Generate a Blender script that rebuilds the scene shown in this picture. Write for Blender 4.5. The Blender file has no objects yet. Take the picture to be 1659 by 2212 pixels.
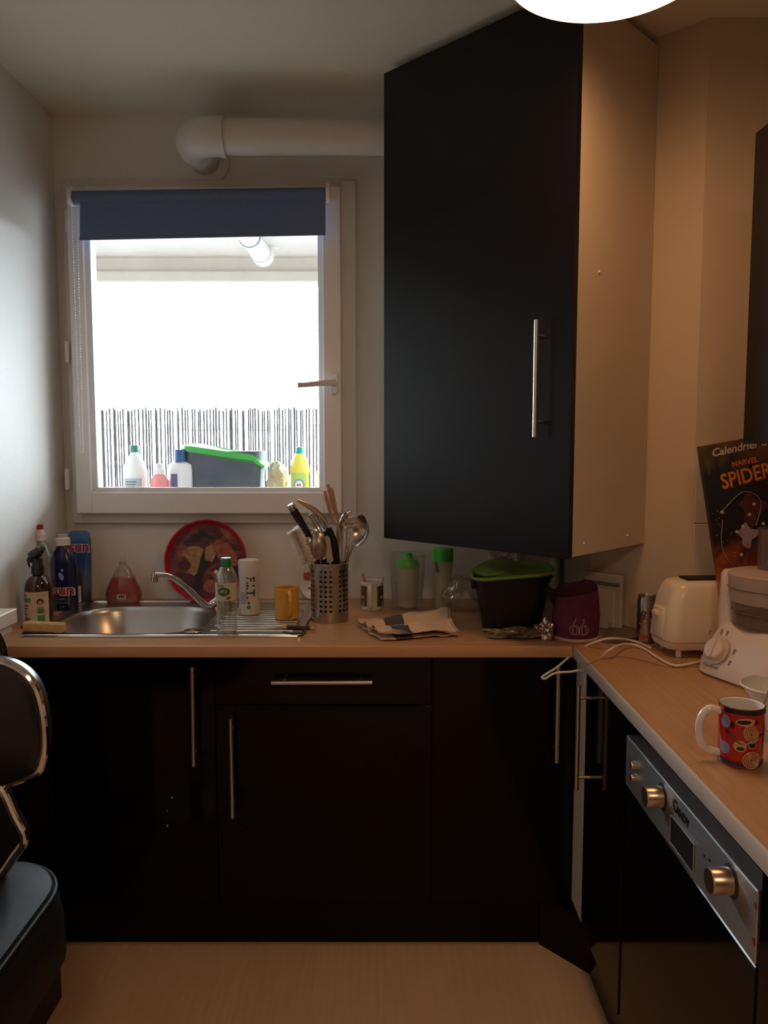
import bpy, bmesh, math, random
from mathutils import Vector, Matrix
random.seed(7)
S = bpy.context.scene
C = S.collection
# ------------------------------------------------------------------ camera, light, exposure
F = 1661.0; PITCH = math.radians(5.0); CAMZ = 1.445
cam = bpy.data.cameras.new('camera'); cam_o = bpy.data.objects.new('camera', cam); C.objects.link(cam_o)
cam_o.location = (0, 0, CAMZ); cam_o.rotation_euler = (math.pi/2 - PITCH, 0, 0)
cam.sensor_fit = 'VERTICAL'; cam.sensor_height = 24.0; cam.lens = 24.0*F/2212.0
cam.clip_start = 0.02
S.camera = cam_o
S.view_settings.view_transform = 'Standard'; S.view_settings.look = 'None'
S.view_settings.gamma = 1; S.view_settings.use_curve_mapping = False
S.view_settings.exposure = 0.18
S.cycles.max_bounces = 10; S.cycles.diffuse_bounces = 5; S.cycles.transparent_max_bounces = 24
S.cycles.sample_clamp_indirect = 6
w = bpy.data.worlds.new('sky'); S.world = w; w.use_nodes = True
SKY_STRENGTH = 25.0; SKY_GROUND = 2.0
WB = w.node_tree.nodes['Background']
WN, WLk = w.node_tree.nodes, w.node_tree.links          # bright overcast sky above the horizon, dim ground below
_tc = WN.new('ShaderNodeTexCoord'); _sx = WN.new('ShaderNodeSeparateXYZ'); WLk.new(_tc.outputs['Generated'], _sx.inputs[0])
_mr = WN.new('ShaderNodeMapRange'); _mr.inputs[1].default_value = -0.03; _mr.inputs[2].default_value = 0.02
_mr.inputs[3].default_value = SKY_GROUND; _mr.inputs[4].default_value = SKY_STRENGTH; WLk.new(_sx.outputs['Z'], _mr.inputs[0])
WB.inputs[0].default_value = (0.84, 0.93, 1.0, 1); WLk.new(_mr.outputs[0], WB.inputs[1])
LAMP_STRENGTH = 11.0
LAMP_COLOR = (1.0, 0.51, 0.23)
pl = bpy.data.lights.new('window_daylight_portal', 'AREA'); pl.shape = 'RECTANGLE'; pl.size = 0.84; pl.size_y = 0.98
pl.cycles.is_portal = True
plo = bpy.data.objects.new('window_daylight_portal', pl); C.objects.link(plo)
plo.location = (-0.6, 2.80, 1.73); plo.rotation_euler = (-math.pi/2, 0, 0)

l2 = bpy.data.lights.new('room_lamp', 'AREA'); l2.shape = 'DISK'; l2.size = 0.40; l2.energy = 13; l2.color = (1.0, 0.66, 0.42)   # second ceiling lamp, behind the viewer
l2o = bpy.data.objects.new('room_lamp', l2); C.objects.link(l2o); l2o.location = (0.15, -0.9, 2.45)

# ------------------------------------------------------------------ camera geometry helpers (where a point of known depth or height stands)
cp, sp_ = math.cos(PITCH), math.sin(PITCH)
def ray(px, py):
    a = (px-829.5)/F; b = (1106-py)/F
    return Vector((a, cp+b*sp_, -sp_+b*cp))
def atz(px, py, z=0.9):
    r = ray(px, py); return Vector((0, 0, CAMZ)) + r*((z-CAMZ)/r.z)
def aty(px, py, y):
    r = ray(px, py); return Vector((0, 0, CAMZ)) + r*(y/r.y)
def atx(px, py, x):
    r = ray(px, py); return Vector((0, 0, CAMZ)) + r*(x/r.x)

# ------------------------------------------------------------------ materials
MATS = {}
def mat(name, col, rough=0.5, metal=0.0, spec=0.5, coat=0.0, emit=None, es=0.0, sss=0.0):
    if name in MATS: return MATS[name]
    m = bpy.data.materials.new(name); m.use_nodes = True
    b = m.node_tree.nodes['Principled BSDF']
    b.inputs['Base Color'].default_value = (*col, 1); b.inputs['Roughness'].default_value = rough
    b.inputs['Metallic'].default_value = metal; b.inputs['Specular IOR Level'].default_value = spec
    b.inputs['Coat Weight'].default_value = coat
    if emit: b.inputs['Emission Color'].default_value = (*emit, 1); b.inputs['Emission Strength'].default_value = es
    MATS[name] = m; return m
def nt(m): return m.node_tree.nodes, m.node_tree.links
def noisy(name, col, col2, rough=0.5, scale=8.0, bump=0.0, bscale=60.0, stretch=(1,1,1), detail=4, metal=0.0, lo=0.35, hi=0.65, coat=0.0, spec=0.5):
    m = mat(name, col, rough, metal, coat=coat, spec=spec); n, l = nt(m); b = n['Principled BSDF']
    tc = n.new('ShaderNodeTexCoord'); mp = n.new('ShaderNodeMapping'); mp.inputs['Scale'].default_value = stretch
    l.new(tc.outputs['Object'], mp.inputs[0])
    no = n.new('ShaderNodeTexNoise'); no.inputs['Scale'].default_value = scale; no.inputs['Detail'].default_value = detail
    l.new(mp.outputs[0], no.inputs['Vector'])
    cr = n.new('ShaderNodeValToRGB'); cr.color_ramp.elements[0].position = lo; cr.color_ramp.elements[1].position = hi
    cr.color_ramp.elements[0].color = (*col, 1); cr.color_ramp.elements[1].color = (*col2, 1)
    l.new(no.outputs[0], cr.inputs[0]); l.new(cr.outputs[0], b.inputs['Base Color'])
    if bump:
        n2 = n.new('ShaderNodeTexNoise'); n2.inputs['Scale'].default_value = bscale; l.new(mp.outputs[0], n2.inputs['Vector'])
        bp = n.new('ShaderNodeBump'); bp.inputs['Strength'].default_value = bump; bp.inputs['Distance'].default_value = 0.002
        l.new(n2.outputs[0], bp.inputs['Height']); l.new(bp.outputs[0], b.inputs['Normal'])
    return m
def planks(name, c1, c2, c3, along='x', pw=0.045, pl_=0.4, rough=0.35, grain=1.0):
    m = mat(name, c1, rough); n, l = nt(m); b = n['Principled BSDF']
    tc = n.new('ShaderNodeTexCoord'); mp = n.new('ShaderNodeMapping')
    if along == 'y': mp.inputs['Rotation'].default_value = (0, 0, math.pi/2)
    l.new(tc.outputs['Object'], mp.inputs[0])
    br = n.new('ShaderNodeTexBrick'); br.inputs['Scale'].default_value = 1.0
    br.inputs['Brick Width'].default_value = pl_; br.inputs['Row Height'].default_value = pw
    br.inputs['Mortar Size'].default_value = 0.0006; br.inputs['Color1'].default_value = (*c1, 1); br.inputs['Color2'].default_value = (*c2, 1)
    br.inputs['Mortar'].default_value = (*c3, 1); br.offset = 0.37; br.squash = 1.0
    l.new(mp.outputs[0], br.inputs['Vector'])
    m2 = n.new('ShaderNodeMapping'); m2.inputs['Scale'].default_value = (3, 40, 40); l.new(mp.outputs[0], m2.inputs[0])
    no = n.new('ShaderNodeTexNoise'); no.inputs['Scale'].default_value = 2.0; no.inputs['Detail'].default_value = 6; l.new(m2.outputs[0], no.inputs['Vector'])
    mx = n.new('ShaderNodeMix'); mx.data_type = 'RGBA'; mx.blend_type = 'MULTIPLY'; mx.inputs[0].default_value = 0.35*grain
    l.new(br.outputs[0], mx.inputs[6]); l.new(no.outputs[0], mx.inputs[7]); l.new(mx.outputs[2], b.inputs['Base Color'])
    return m
def clear(name, tint=(1,1,1), gloss=0.12, rough=0.05, haze=0.0, hazecol=(0.9,0.9,0.9), noise=0.0):
    if name in MATS: return MATS[name]
    m = bpy.data.materials.new(name); m.use_nodes = True; n, l = nt(m); n.remove(n['Principled BSDF'])
    out = n['Material Output']; tr = n.new('ShaderNodeBsdfTransparent'); tr.inputs[0].default_value = (*tint, 1)
    gl = n.new('ShaderNodeBsdfGlossy'); gl.inputs['Roughness'].default_value = rough
    lw = n.new('ShaderNodeLayerWeight'); lw.inputs[0].default_value = 0.25
    mr = n.new('ShaderNodeMapRange'); mr.inputs[3].default_value = gloss*0.35; mr.inputs[4].default_value = min(1, gloss*4)
    l.new(lw.outputs['Facing'], mr.inputs[0])
    mix = n.new('ShaderNodeMixShader'); l.new(mr.outputs[0], mix.inputs[0]); l.new(tr.outputs[0], mix.inputs[1]); l.new(gl.outputs[0], mix.inputs[2])
    last = mix
    if haze > 0:
        df = n.new('ShaderNodeBsdfDiffuse'); df.inputs[0].default_value = (*hazecol, 1)
        ms = n.new('ShaderNodeMixShader'); l.new(mix.outputs[0], ms.inputs[1]); l.new(df.outputs[0], ms.inputs[2]); ms.inputs[0].default_value = haze
        if noise:
            tc = n.new('ShaderNodeTexCoord'); no = n.new('ShaderNodeTexNoise'); no.inputs['Scale'].default_value = noise; no.inputs['Detail'].default_value = 8
            l.new(tc.outputs['Object'], no.inputs['Vector'])
            m3 = n.new('ShaderNodeMapRange'); m3.inputs[1].default_value = .55; m3.inputs[2].default_value = .75; m3.inputs[3].default_value = haze*.15; m3.inputs[4].default_value = haze*2.5
            l.new(no.outputs[0], m3.inputs[0]); l.new(m3.outputs[0], ms.inputs[0])
        last = ms
    l.new(last.outputs[0], out.inputs[0]); MATS[name] = m; return m

M_wall = noisy('wall_paint', (0.77,0.74,0.70), (0.80,0.77,0.73), 0.6, 3.0, 0.15, 90)
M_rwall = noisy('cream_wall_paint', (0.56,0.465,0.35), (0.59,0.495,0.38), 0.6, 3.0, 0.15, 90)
M_lwall = noisy('left_wall_paint', (0.68,0.68,0.645), (0.71,0.71,0.675), 0.6, 3.0, 0.15, 90)
M_ceil = noisy('ceiling_paint', (0.78,0.76,0.66), (0.81,0.79,0.69), 0.75, 2.0, 0.1, 80)
M_tile = noisy('splash_tile', (0.56,0.54,0.50), (0.60,0.58,0.54), 0.3, 5)
M_pvc = mat('white_pvc', (0.80,0.78,0.76), 0.35)
M_pvc2 = mat('white_pvc_aged', (0.66,0.62,0.57), 0.4)
M_black = noisy('gloss_black', (0.003,0.003,0.004), (0.005,0.005,0.006), 0.08, 4, spec=0.18)
M_blackw = noisy('black_lacquer', (0.004,0.004,0.005), (0.006,0.006,0.007), 0.30, 4, spec=0.3)
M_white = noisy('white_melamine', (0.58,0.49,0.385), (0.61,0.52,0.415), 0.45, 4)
M_steel = mat('brushed_steel', (0.62,0.60,0.57), 0.38, 1.0)
M_chrome = mat('chrome', (0.75,0.74,0.72), 0.10, 1.0)
M_top = planks('beech_worktop', (0.66,0.38,0.19), (0.60,0.335,0.16), (0.53,0.29,0.14), 'x')
M_topy = planks('beech_worktop_return', (0.60,0.335,0.16), (0.56,0.305,0.143), (0.50,0.27,0.125), 'y')
M_edge = noisy('worktop_edge', (0.58,0.33,0.17), (0.64,0.37,0.20), 0.35, 8, stretch=(1,1,20))
M_edge2 = mat('worktop_edge_strip', (0.55,0.46,0.38), 0.35)
M_floor = planks('beige_floor', (0.74,0.52,0.34), (0.70,0.49,0.32), (0.62,0.43,0.28), 'y', 0.19, 1.2, 0.45, 0.7)
M_rub = mat('black_plastic', (0.009,0.009,0.011), 0.38, spec=0.3)
M_dark = mat('dark_void', (0.01,0.01,0.01), 0.8)
M_wp = mat('white_plastic', (0.78,0.74,0.68), 0.3)
M_cream = mat('cream_plastic', (0.80,0.70,0.55), 0.28)
M_ceram = mat('white_ceramic', (0.80,0.77,0.72), 0.15, coat=0.5)
M_green = mat('green_plastic', (0.07,0.60,0.08), 0.3)
M_green2 = mat('olive_green_lid', (0.10,0.27,0.04), 0.35)
M_ink = mat('black_ink', (0.01,0.01,0.01), 0.5)
M_glass = clear('window_glass', (0.97,0.985,1.0), 0.06, 0.02, 0.012, (0.9,0.95,1.0), 30)
M_clear = clear('clear_plastic', (0.97,0.97,0.95), 0.13, 0.06, 0.04, (0.8,0.78,0.72))
M_bag = clear('crinkled_clear_film', (0.95,0.95,0.93), 0.30, 0.10, 0.06, (0.8,0.78,0.72))

# ------------------------------------------------------------------ mesh helpers
def bm_(): return bmesh.new()
def box(b, x0, y0, z0, x1, y1, z1, bev=0.0, seg=2, mtx=None):
    r = bmesh.ops.create_cube(b, size=1.0); vs = r['verts']
    for v in vs: v.co = Vector(((x0+x1)/2+v.co.x*(x1-x0), (y0+y1)/2+v.co.y*(y1-y0), (z0+z1)/2+v.co.z*(z1-z0)))
    if bev > 0:
        es = list({e for v in vs for e in v.link_edges})
        r2 = bmesh.ops.bevel(b, geom=es, offset=bev, segments=seg, affect='EDGES', profile=0.5)
        vs = list({v for f in r2['faces'] for v in f.verts} | {v for v in vs if v.is_valid})
    if mtx:
        for v in vs: v.co = mtx @ v.co
    return b
def lathe(b, prof, seg=40, c=(0,0,0), mtx=None, sx=1.0, sy=1.0, a0=0.0, a1=2*math.pi):
    full = abs(a1-a0-2*math.pi) < 1e-6; rings = []
    n = seg if full else seg+1
    for r, z in prof:
        if r <= 1e-6:
            v = b.verts.new((c[0], c[1], c[2]+z)); rings.append([v]*n)
        else:
            rings.append([b.verts.new((c[0]+r*sx*math.cos(a0+(a1-a0)*i/seg), c[1]+r*sy*math.sin(a0+(a1-a0)*i/seg), c[2]+z)) for i in range(n)])
    allv = {v for R in rings for v in R}
    for A, B in zip(rings, rings[1:]):
        for i in range(seg):
            j = (i+1) % n if full else i+1
            q = [A[i], A[j], B[j], B[i]]; u = []
            for v in q:
                if v not in u: u.append(v)
            if len(u) > 2:
                try: b.faces.new(u)
                except ValueError: pass
    if mtx:
        for v in allv: v.co = mtx @ v.co
    return b
def spline(pts, n=8):
    P = [Vector(p) for p in pts]; out = []
    for i in range(len(P)-1):
        p0 = P[max(i-1,0)]; p1 = P[i]; p2 = P[i+1]; p3 = P[min(i+2,len(P)-1)]
        for k in range(n):
            t = k/n; out.append(0.5*((2*p1)+(-p0+p2)*t+(2*p0-5*p1+4*p2-p3)*t*t+(-p0+3*p1-3*p2+p3)*t**3))
    out.append(P[-1]); return out
def tube(b, pts, r, seg=10, closed=False, flat=1.0, up=None):
    P = [Vector(p) for p in pts]; n = len(P); rr = r if isinstance(r, (list, tuple)) else [r]*n
    if len(rr) != n: rr = [rr[0]+(rr[-1]-rr[0])*i/(n-1) if len(rr) == 2 else rr[min(len(rr)-1, int(i*len(rr)/n))] for i in range(n)]
    t0 = (P[1]-P[0]).normalized(); u = up or Vector((0,0,1))
    if abs(t0.dot(u)) > 0.95: u = Vector((1,0,0)) if not up else Vector((0,1,0))
    nrm = (u - t0*t0.dot(u)).normalized(); rings = []
    for i, p in enumerate(P):
        if closed: t = (P[(i+1) % n]-P[i-1]).normalized()
        else: t = (P[min(i+1,n-1)]-P[max(i-1,0)]).normalized()
        nrm = (nrm - t*t.dot(nrm))
        nrm = nrm.normalized() if nrm.length > 1e-6 else t.orthogonal().normalized()
        bn = t.cross(nrm)
        rings.append([b.verts.new(p + nrm*math.cos(2*math.pi*k/seg)*rr[i] + bn*math.sin(2*math.pi*k/seg)*rr[i]*flat) for k in range(seg)])
    pairs = list(zip(rings, rings[1:])) + ([(rings[-1], rings[0])] if closed else [])
    for A, B in pairs:
        for k in range(seg): b.faces.new((A[k], A[(k+1)%seg], B[(k+1)%seg], B[k]))
    if not closed: b.faces.new(list(reversed(rings[0]))); b.faces.new(rings[-1])
    return b
def cyl(b, p0, p1, r, seg=20): return tube(b, [p0, p1], r, seg)
def prism(b, poly, o, u, v, w_):          # 2D outline in plane (u, v) at o, thickness vector w_
    o, u, v, w_ = Vector(o), Vector(u), Vector(v), Vector(w_)
    A = [b.verts.new(o+u*x+v*y) for x, y in poly]; B = [b.verts.new(o+u*x+v*y+w_) for x, y in poly]
    n = len(poly)
    b.faces.new(list(reversed(A))); b.faces.new(B)
    for i in range(n): b.faces.new((A[i], A[(i+1)%n], B[(i+1)%n], B[i]))
    return b
def slab(b, pts, vec):
    vec = Vector(vec); A = [b.verts.new(Vector(p)) for p in pts]; B = [b.verts.new(Vector(p)+vec) for p in pts]; n = len(A)
    b.faces.new(list(reversed(A))); b.faces.new(B)
    for i in range(n): b.faces.new((A[i], A[(i+1)%n], B[(i+1)%n], B[i]))
    return b
def rrect(w, h, r, n=6, cx=0, cy=0):
    out = []
    for sx, sy, a in ((1,1,0), (-1,1,90), (-1,-1,180), (1,-1,270)):
        for k in range(n+1):
            t = math.radians(a+90*k/n); out.append((cx+sx*(w/2-r)+r*math.cos(t), cy+sy*(h/2-r)+r*math.sin(t)))
    return out
def loft(b, rings, cap0=True, cap1=True):
    R = [[b.verts.new(p) for p in ring] for ring in rings]; n = len(R[0])
    for A, B in zip(R, R[1:]):
        for i in range(n): b.faces.new((A[i], A[(i+1)%n], B[(i+1)%n], B[i]))
    if cap0: b.faces.new(list(reversed(R[0])))
    if cap1: b.faces.new(R[-1])
    return b
def sphere(b, c, r, u=16, v=10, s=(1,1,1)):
    r_ = bmesh.ops.create_uvsphere(b, u_segments=u, v_segments=v, radius=r)
    for q in r_['verts']: q.co = Vector((c[0]+q.co.x*s[0], c[1]+q.co.y*s[1], c[2]+q.co.z*s[2]))
    return b
def link(name, me, m, parent=None, ang=35):
    o = bpy.data.objects.new(name, me); C.objects.link(o)
    if m: me.materials.append(m)
    if parent: o.parent = parent
    return o
def part(name, b, m, parent=None, smooth=True, ang=35, sub=0, label=None):
    bmesh.ops.recalc_face_normals(b, faces=b.faces[:])
    me = bpy.data.meshes.new(name); b.to_mesh(me); b.free()
    if smooth:
        me.shade_smooth(); me.set_sharp_from_angle(angle=math.radians(ang))
    o = link(name, me, m, parent)
    if sub: md = o.modifiers.new('subdivision', 'SUBSURF'); md.levels = sub; md.render_levels = sub
    if label: o['label'] = label
    return o
def tag(o, label, cat, group=None, kind=None):
    o['label'] = label; o['category'] = cat
    if group: o['group'] = group
    if kind: o['kind'] = kind
    return o
def thing(name, label, cat, loc=(0,0,0), rotz=0.0, group=None, rot=None):
    o = bpy.data.objects.new(name, None); o.empty_display_size = 0.05; C.objects.link(o); o.location = loc
    o.rotation_euler = rot if rot else (0,0,rotz); return tag(o, label, cat, group)
def struct(name, b, m, parent=None, smooth=False):
    o = part(name, b, m, parent, smooth)
    if not parent: o['kind'] = 'structure'
    return o
def cylmap(R, a_off=0.0, lift=0.0006, c=(0,0)):      # (u, v) metres on a cylinder facing -Y
    def f(u, v):
        a = -math.pi/2 + a_off + u/R
        return (c[0]+(R+lift)*math.cos(a), c[1]+(R+lift)*math.sin(a), v)
    return f
def planemap(o, u, v):
    o, u, v = Vector(o), Vector(u), Vector(v); return lambda a, b: o+u*a+v*b
def patch(b, poly, f, maxe=0.006):
    t = bmesh.new(); vs = [t.verts.new((x, y, 0)) for x, y in poly]
    try: t.faces.new(vs)
    except ValueError: pass
    bmesh.ops.triangulate(t, faces=t.faces[:])
    for _ in range(5):
        es = [e for e in t.edges if e.calc_length() > maxe]
        if not es: break
        bmesh.ops.subdivide_edges(t, edges=es, cuts=1, use_grid_fill=False); bmesh.ops.triangulate(t, faces=t.faces[:])
    mp = {v: b.verts.new(f(v.co.x, v.co.y)) for v in t.verts}
    for fc in t.faces:
        try: b.faces.new([mp[v] for v in fc.verts])
        except ValueError: pass
    t.free(); return b
def ell(cx, cy, rx, ry, n=20, rot=0.0):
    c_, s_ = math.cos(rot), math.sin(rot); out = []
    for i in range(n):
        x = rx*math.cos(2*math.pi*i/n); y = ry*math.sin(2*math.pi*i/n); out.append((cx+x*c_-y*s_, cy+x*s_+y*c_))
    return out
def rect(x0, y0, x1, y1): return [(x0,y0),(x1,y0),(x1,y1),(x0,y1)]
def text(name, body, size, m, parent, f, align='CENTER', spacing=1.0, shear=0.0, thick=0.0, rot=0.0, sx=1.0, off=(0,0)):
    cu = bpy.data.curves.new(name+'_curve', 'FONT'); cu.body = body; cu.size = size; cu.align_x = align; cu.align_y = 'CENTER'
    cu.space_character = spacing; cu.shear = shear; cu.offset = thick; cu.resolution_u = 3
    t = bpy.data.objects.new(name+'_tmp', cu); C.objects.link(t)
    dg = bpy.context.evaluated_depsgraph_get(); me = bpy.data.meshes.new_from_object(t.evaluated_get(dg))
    bpy.data.objects.remove(t); bpy.data.curves.remove(cu)
    me.materials.clear()
    for v in me.vertices:
        x, y = v.co.x*sx, v.co.y; x, y = x*math.cos(rot)-y*math.sin(rot), x*math.sin(rot)+y*math.cos(rot)
        v.co = f(x+off[0], y+off[1])
    me.name = name
    return link(name, me, m, parent)
def hmat(name, segs, rough=0.5, axis='Z', noise=0.0, nscale=8):      # bands of colour along an object axis
    m = mat(name, segs[0][1], rough); n, l = nt(m); b = n['Principled BSDF']
    tc = n.new('ShaderNodeTexCoord'); sx = n.new('ShaderNodeSeparateXYZ'); l.new(tc.outputs['Generated'], sx.inputs[0])
    cr = n.new('ShaderNodeValToRGB'); cr.color_ramp.interpolation = 'LINEAR'
    e = cr.color_ramp.elements; e[0].position = segs[0][0]; e[0].color = (*segs[0][1], 1); e[1].position = segs[-1][0]; e[1].color = (*segs[-1][1], 1)
    for p_, c_ in segs[1:-1]:
        q = e.new(p_); q.color = (*c_, 1)
    src = sx.outputs[axis]
    if noise:
        no = n.new('ShaderNodeTexNoise'); no.inputs['Scale'].default_value = nscale; no.inputs['Detail'].default_value = 5; l.new(tc.outputs['Generated'], no.inputs['Vector'])
        mm = n.new('ShaderNodeMath'); mm.operation = 'MULTIPLY_ADD'; mm.inputs[1].default_value = noise; l.new(no.outputs[0], mm.inputs[0]); l.new(src, mm.inputs[2])
        m2 = n.new('ShaderNodeMath'); m2.operation = 'SUBTRACT'; m2.inputs[1].default_value = noise/2; l.new(mm.outputs[0], m2.inputs[0]); src = m2.outputs[0]
    l.new(src, cr.inputs[0]); l.new(cr.outputs[0], b.inputs['Base Color']); return m
# ------------------------------------------------------------------ room shell
YB, CZ, XL, XR, YF = 2.70, 2.555, -1.12, 1.15, -4.6
b = bm_(); box(b, XL-.1, YF-.1, -.06, XR+.1, YB+.25, 0); struct('floor', b, M_floor)
b = bm_(); box(b, XL-.1, YF-.1, CZ, XR+.1, YB+.25, CZ+.1); struct('ceiling', b, M_ceil)
b = bm_(); box(b, XL-.1, YF-.1, 0, XL, YB+.25, CZ); struct('wall_left', b, M_lwall)
b = bm_(); box(b, XR, YF-.1, 0, XR+.1, YB+.25, CZ); struct('wall_right', b, M_rwall)
b = bm_(); box(b, XL, YF-.1, 0, XR, YF, CZ); struct('wall_front', b, noisy('unlit_room_dark', (.10,.08,.06), (.13,.10,.08), .7, 3))  # unseen wall, coloured dark in place of the unlit room behind
HX0, HX1, HZ0, HZ1 = -1.078, -.165, 1.24, 2.28
b = bm_()
box(b, XL, YB, 0, HX0, YB+.25, CZ); box(b, HX1, YB, 0, XR, YB+.25, CZ)
box(b, HX0, YB, 0, HX1, YB+.25, HZ0); box(b, HX0, YB, HZ1, HX1, YB+.25, CZ); struct('wall_back', b, M_wall)
b = bm_(); prism(b, [(.632,2.70),(.632,2.328),(.851,2.11),(1.15,2.11),(1.15,2.70)], (0,0,0), (1,0,0), (0,1,0), (0,0,CZ)); struct('wall_corner', b, M_rwall)
b = bm_()
for k in range(2):
    for i in range(2):
        x0 = .853+.2*i; box(b, x0+.001, 2.104, 1.02+.21*k, min(x0+.199, 1.149), 2.112, 1.02+.21*k+.2085, .0015, 1)
struct('trim_1', b, M_tile)

# window
W1 = bpy.data.objects.new('window_1', None); C.objects.link(W1); W1.location = (-.6, 2.70, 1.18); W1['kind'] = 'structure'
W1L = Vector(W1.location)
def wbox(b, x0, y0, z0, x1, y1, z1, bev=0.0): return box(b, x0-W1L.x, y0-W1L.y, z0-W1L.z, x1-W1L.x, y1-W1L.y, z1-W1L.z, bev, 1)
def frame4(b, X0, Z0, X1, Z1, t, y0, y1, bev=.003, tb=None, tt=None, tr=None):
    tb = tb or t; tt = tt or t; tr = tr or t
    wbox(b, X0, y0, Z0, X0+t, y1, Z1, bev); wbox(b, X1-tr, y0, Z0, X1, y1, Z1, bev)
    wbox(b, X0+t-.001, y0, Z0, X1-tr+.001, y1, Z0+tb, bev); wbox(b, X0+t-.001, y0, Z1-tt, X1-tr+.001, y1, Z1, bev)
b = bm_(); frame4(b, -1.085, 1.172, -.093, 2.335, .035, 2.672, 2.80, .002, tr=.05); part('window_frame', b, M_pvc2, W1, False)
b = bm_(); frame4(b, -1.058, 1.208, -.145, 2.30, .055, 2.635, 2.70, .004, tb=.075, tt=.06, tr=.062); part('sash', b, M_pvc, W1, False)
b = bm_()
X0, X1, Z0, Z1, t = -1.006, -.205, 1.280, 2.242, .018
for (pp, qq) in (((X0,Z0),(X1,Z0)), ((X1,Z0),(X1,Z1)), ((X1,Z1),(X0,Z1)), ((X0,Z1),(X0,Z0))):
    (xa,za),(xb,zb) = pp, qq; cx_, cz_ = (X0+X1)/2, (Z0+Z1)/2
    ins = lambda x, z: (x+(t if x < cx_ else -t), z+(t if z < cz_ else -t))
    ia, ib = ins(xa,za), ins(xb,zb)
    vs = [b.verts.new((x-W1L.x, y-W1L.y, z-W1L.z)) for x, y, z in ((xa,2.637,za),(xb,2.637,zb),(ib[0],2.652,ib[1]),(ia[0],2.652,ia[1]),(xa,2.665,za),(xb,2.665,zb),(ib[0],2.665,ib[1]),(ia[0],2.665,ia[1]))]
    for f in ((0,1,2,3),(4,5,6,7),(0,1,5,4),(3,2,6,7)): b.faces.new([vs[i] for i in f])
part('glazing_bead', b, mat('bead_pvc', (.62,.60,.58), .4), W1, False)
b = bm_(); wbox(b, -1.01, 2.664, 1.27, -.20, 2.668, 2.25); part('window_pane', b, M_glass, W1, False)
b = bm_(); wbox(b, -.146, 2.655, 1.185, -.094, 2.674, 2.325, .003); part('cover_strip', b, M_pvc2, W1, False)
b = bm_()
for py in (478, 760, 1035):
    p = aty(136, py, 2.65); tube(b, [(p.x-W1L.x+.012, 2.655-W1L.y, p.z-.035-W1L.z), (p.x-W1L.x+.012, 2.655-W1L.y, p.z+.035-W1L.z)], .008, 10)
part('hinge', b, M_pvc, W1)
hp = aty(722, 829, 2.63)
b = bm_(); box(b, hp.x-.013-W1L.x, 2.622-W1L.y, hp.z-.034-W1L.z, hp.x+.013-W1L.x, 2.636-W1L.y, hp.z+.034-W1L.z, .005); wh = part('handle_plate', b, M_pvc, W1)
b = bm_()
a_ = aty(722, 825, 2.60); e_ = aty(643, 832, 2.585); L_ = lambda p: Vector(p)-W1L
tube(b, [L_((hp.x, 2.63, hp.z)), L_((hp.x, 2.60, hp.z))], .009, 14)
tube(b, [L_((hp.x+.008, 2.598, hp.z+.002)), L_((hp.x-.03, 2.595, hp.z)), L_((e_.x+.03, 2.59, e_.z+.002)), L_((e_.x, 2.588, e_.z))], [.011,.010,.0085,.0085], 10, flat=.75)
part('window_handle', b, mat('grey_pvc', (.60,.58,.60), .35), W1)

# roller blind
bl = thing('roller_blind', 'navy blue roller blind rolled almost fully up at the top of the window', 'blind', (-.6, 2.60, 2.27))
BL = Vector(bl.location)
l0, l1 = aty(160, 428, 2.60), aty(703, 420, 2.60)
M_blind = noisy('blue_blind_fabric', (.10,.15,.28), (.12,.175,.32), .8, 200)
b = bm_(); tube(b, [l0-BL, l1-BL], .022, 24); part('blind_roller', b, M_blind, bl)
t0, t1 = aty(173, 436, 2.585), aty(703, 428, 2.585); q0, q1 = aty(172, 519, 2.585), aty(703, 508, 2.585)
b = bm_(); slab(b, [p-BL for p in (t0, t1, q1, q0)], (0,.0015,0)); part('blind_fabric', b, M_blind, bl, False)
b = bm_(); tube(b, [q0-BL+Vector((0,.001,.006)), q1-BL+Vector((0,.001,.006))], .0055, 10, flat=.5); part('bottom_bar', b, M_blind, bl)
for nm, p, s in (('bracket', l0, -1), ('bracket', l1, 1)):
    b = bm_(); pb = p-BL; tube(b, [pb+Vector((.002*s,0,0)), pb+Vector((.014*s,0,0))], .026, 20); box(b, pb.x+.002*s, pb.y-.005, pb.z-.01, pb.x+.013*s, pb.y+.036, pb.z+.035, .002, 1)
    part(nm, b, M_pvc, bl)
b = bm_()
c0, c1 = aty(154, 440, 2.58)-BL, aty(166, 455, 2.58)-BL; e0, e1 = aty(173, 975, 2.58)-BL, aty(179, 975, 2.58)-BL
chain = [c0.lerp(e0, i/90) for i in range(91)] + [e0.lerp(e1, i/3)-Vector((0,0,.006)) for i in range(1,3)] + [e1.lerp(c1, i/90) for i in range(91)]
for p in chain: bmesh.ops.create_icosphere(b, subdivisions=1, radius=.0022, matrix=Matrix.Translation(p))
part('bead_chain', b, M_pvc, bl)
b = bm_(); tube(b, [c0, e0], .0007, 5); tube(b, [c1, e1], .0007, 5); part('chain_cord', b, M_pvc, bl)

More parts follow.
